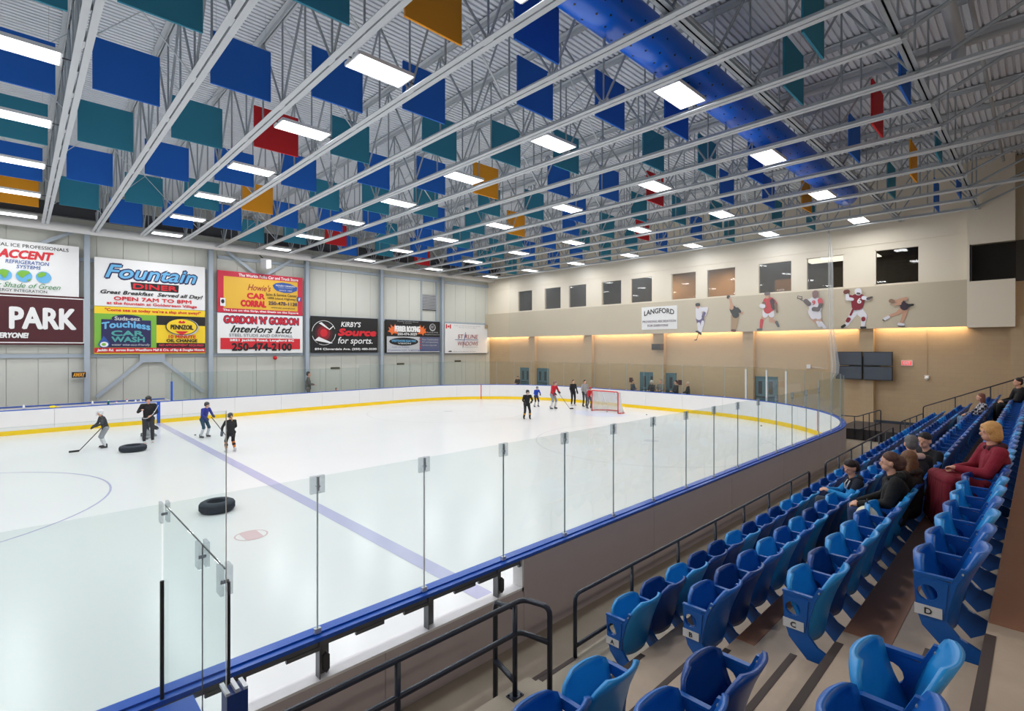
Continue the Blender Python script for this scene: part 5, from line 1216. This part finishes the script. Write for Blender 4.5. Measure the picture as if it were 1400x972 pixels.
# ---- seated spectators (loc is the seat: y on the seat, z of the seat pan)
def seatpos(row, idx, dy=.2, dz=.38): return (RX[row] + PITCH * (idx + .5), PF[row + 1] + dy, PZ[row] + dz)
FW = rzf(0, 1)
person('boy in bright blue jacket sitting with his hands together', seatpos(1, 9, .22, .34), FW + .45, .93, dict(SIT, ch=(0, -.09, .40), hd=(0, -.0, .76), nk=(0, -.06, .60), sL=(-.18, -.08, .54), sR=(.18, -.08, .54), eL=(-.27, .08, .32), eR=(.25, .10, .30), hL=(-.06, .32, .36), hR=(.06, .34, .36), kL=(-.15, .42, .16), kR=(.17, .42, .14)), 'sit', top=(20, 132, 196), legs=(62, 66, 76), hair=(40, 24, 20), hairstyle='curly', vox=.010, turn=.55, nod=-.35, yoke=(18, 24, 42), hood=(18, 22, 38))
person('woman in black coat with brown hair tied back, a pale bag beside her', seatpos(2, 6, .24, .36), FW + .25, .97, dict(SIT, hL=(-.12, .36, .22), hR=(.1, .36, .2), hd=(0, .03, .78)), 'sit', top=(11, 11, 13), legs=(40, 58, 96), hair=(84, 50, 36), hairstyle='curly', vox=.011, turn=.1, nod=-.1, jr=1.2, shoes=(20, 20, 22), hood=(14, 14, 16))
person('woman with long straight brown hair in dark jacket beside the woman in black', seatpos(2, 7, .16, .36), FW - .3, .95, dict(SIT, hd=(0, .0, .76)), 'sit', top=(32, 26, 28), legs=(40, 38, 44), hair=(112, 74, 46), hairstyle='long', vox=.012, turn=-.5, jr=1.15, hood=(50, 40, 38))
person('grey haired man in dark coat with pink collar facing away', seatpos(2, 9, .26, .38), FW - .9, .97, dict(SIT, hd=(0, .04, .78)), 'sit', top=(34, 26, 28), legs=(40, 40, 46), hair=(100, 96, 96), vox=.012, turn=-.3, hood=(210, 172, 160), jr=1.08)
person('man with short black hair leaning forward beside the grey haired man', (10.35, PF[3] + .2, PZ[2] + .34), FW + .75, .97, dict(SIT, hd=(0, .05, .76), nk=(0, .0, .60), ch=(0, -.03, .4)), 'sit', top=(15, 15, 18), legs=(30, 30, 36), hair=(30, 22, 22), vox=.012, turn=.5, nod=-.2, jr=1.05)
person('blond woman in dark red fleece sitting with hands over a blanket', seatpos(3, 7, .19, .40), FW + .42, .96, dict(SIT, hd=(0, .0, .79), ch=(0, -.05, .42), nk=(0, -.03, .62), hL=(-.07, .36, .32), hR=(.06, .34, .30), eL=(-.24, .12, .30), eR=(.24, .10, .30)), 'sit', top=(132, 18, 42), legs=(110, 20, 36), hair=(212, 160, 98), hairstyle='bob', vox=.009, turn=.05, nod=-.1, hood=(60, 24, 34), jr=1.14)
person('woman in black and white plaid jacket and blue jeans farther along row C', seatpos(2, 29, .22, .38), FW + .25, .95, dict(SIT, hd=(0, -.04, .78), ch=(0, -.1, .42), nk=(0, -.08, .62), sL=(-.19, -.1, .56), sR=(.19, -.1, .56)), 'sit', top=(86, 82, 88), legs=(104, 132, 162), hair=(120, 72, 58), hairstyle='long', vox=.013, turn=.1, plaid=True)
person('man in black hooded jacket leaning back in row D near the far end', seatpos(3, 30, .26, .40), FW + .3, 1.0, dict(SIT, hd=(0, -.02, .80), ch=(0, -.1, .42), nk=(0, -.06, .62)), 'sit', top=(20, 20, 24), legs=(20, 20, 24), hair=(40, 26, 24), vox=.013, turn=.2, hood=(30, 30, 34), jr=1.1)
# blanket over the red woman's knees
p = Vector(seatpos(3, 7, .19, .40))
t = thing('blanket', 'dark red fleece blanket over the knees of the blond woman', 'blanket', p, FW + .42)
MB_ = mat('cloth_blanket', (118, 16, 36), .9, bump=.5, bscale=9)
cp = [((-.20, .12, .17), .075, (.20, .12, .17), .075), ((-.24, .30, .18), .075, (.22, .30, .17), .075), ((-.26, .47, .17), .08, (.24, .47, .16), .08), ((-.26, .47, .17), .07, (-.22, .12, .15), .06), ((.24, .47, .16), .07, (.22, .12, .15), .06)]
cp += [((0, .12, .17), .075, (0, .47, .17), .08), ((-.12, .12, .17), .075, (-.13, .47, .17), .08), ((.12, .12, .17), .075, (.12, .47, .17), .08)]
rb = random.Random(3)
for k in range(9):
    x = -.27 + .54 * k / 8; cp.append(((x, .49, .12), .06, (x * 1.12 + rb.uniform(-.02, .02), .52 + rb.uniform(-.03, .06), -.36 + abs(x) * .15), .045 + rb.uniform(-.012, .02)))
for sg in (-1, 1):
    for k in range(4):
        y = .2 + .09 * k; cp.append(((sg * .27, y, .13), .05, (sg * (.31 + rb.uniform(0, .03)), y + .03, -.20 - .05 * k), .035))
skin_mesh('cloth', cp, MB_, .011, t, 6)
p = Vector(seatpos(2, 5, .40, .40))
t = thing('handbag', 'cream bag standing beside the woman in the black coat', 'bag', p, .3)
bm = B(); sphere(bm, (0, 0, .12), 1, 16, 10, (.17, .12, .13)); obj('bag_body', bm, mat('cream_bag', (222, 214, 184), .7), t, smooth=True); obj('strap', path(B(), [(-.1 + .2 * k / 8, 0, .2 + .14 * sin(pi * k / 8)) for k in range(9)], .008, 6), M_BLACK, t)
t = thing('tote_bag', 'black bag with white piping hanging below the cream bag', 'bag', (p.x - .02, p.y + .16, PZ[2]), .2)
bm = B(); box(bm, -.2, .2, -.08, .08, 0, .36); bmesh.ops.bevel(bm, geom=bm.edges[:], offset=.03, segments=2, affect='EDGES'); obj('bag_body', bm, M_BLACK, t)
for sx in (-.13, .13): obj('piping', path(B(), [(sx, .085, .02), (sx, .085, .34), (sx, -.085, .34), (sx, -.085, .02)], .007, 6), M_WHITE, t)
# ================================================================== unseen warm fill lamps added above the top walkway to lighten the stands
M_WARM = mat('warm_diffuser', (255, 226, 186), .5, emit=3.0)
lw_ = bpy.data.lights.new('stands_fill_glow', 'AREA'); lw_.shape = 'RECTANGLE'; lw_.size = .9; lw_.size_y = .35; lw_.energy = 50; lw_.color = (1.0, 0.88, 0.76)
for i in range(7):
    t = thing('stands_fill_lamp', 'added warm fill lamp over the top walkway of the stands, %s from the goal end' % nth(7 - i), 'light', (-3.0 + 5.0 * i, -3.3, 7.2))
    obj('diffuser', box(B(), -.48, .48, -.2, .2, 0, .02), M_WARM, t); obj('housing', box(B(), -.5, .5, -.22, .22, .022, .1), M_WHITE, t)
    obj('hanger', path(B(), [(-.4, 0, .1), (-.4, 0, 4.2)], .01, 5), M_ALU, t); obj('hanger', path(B(), [(.4, 0, .1), (.4, 0, 4.2)], .01, 5), M_ALU, t)
    lo = bpy.data.objects.new('stands_fill_glow', lw_); link(lo, t); lo.location = (0, 0, -.02); lo.rotation_euler = (radians(20), 0, 0)
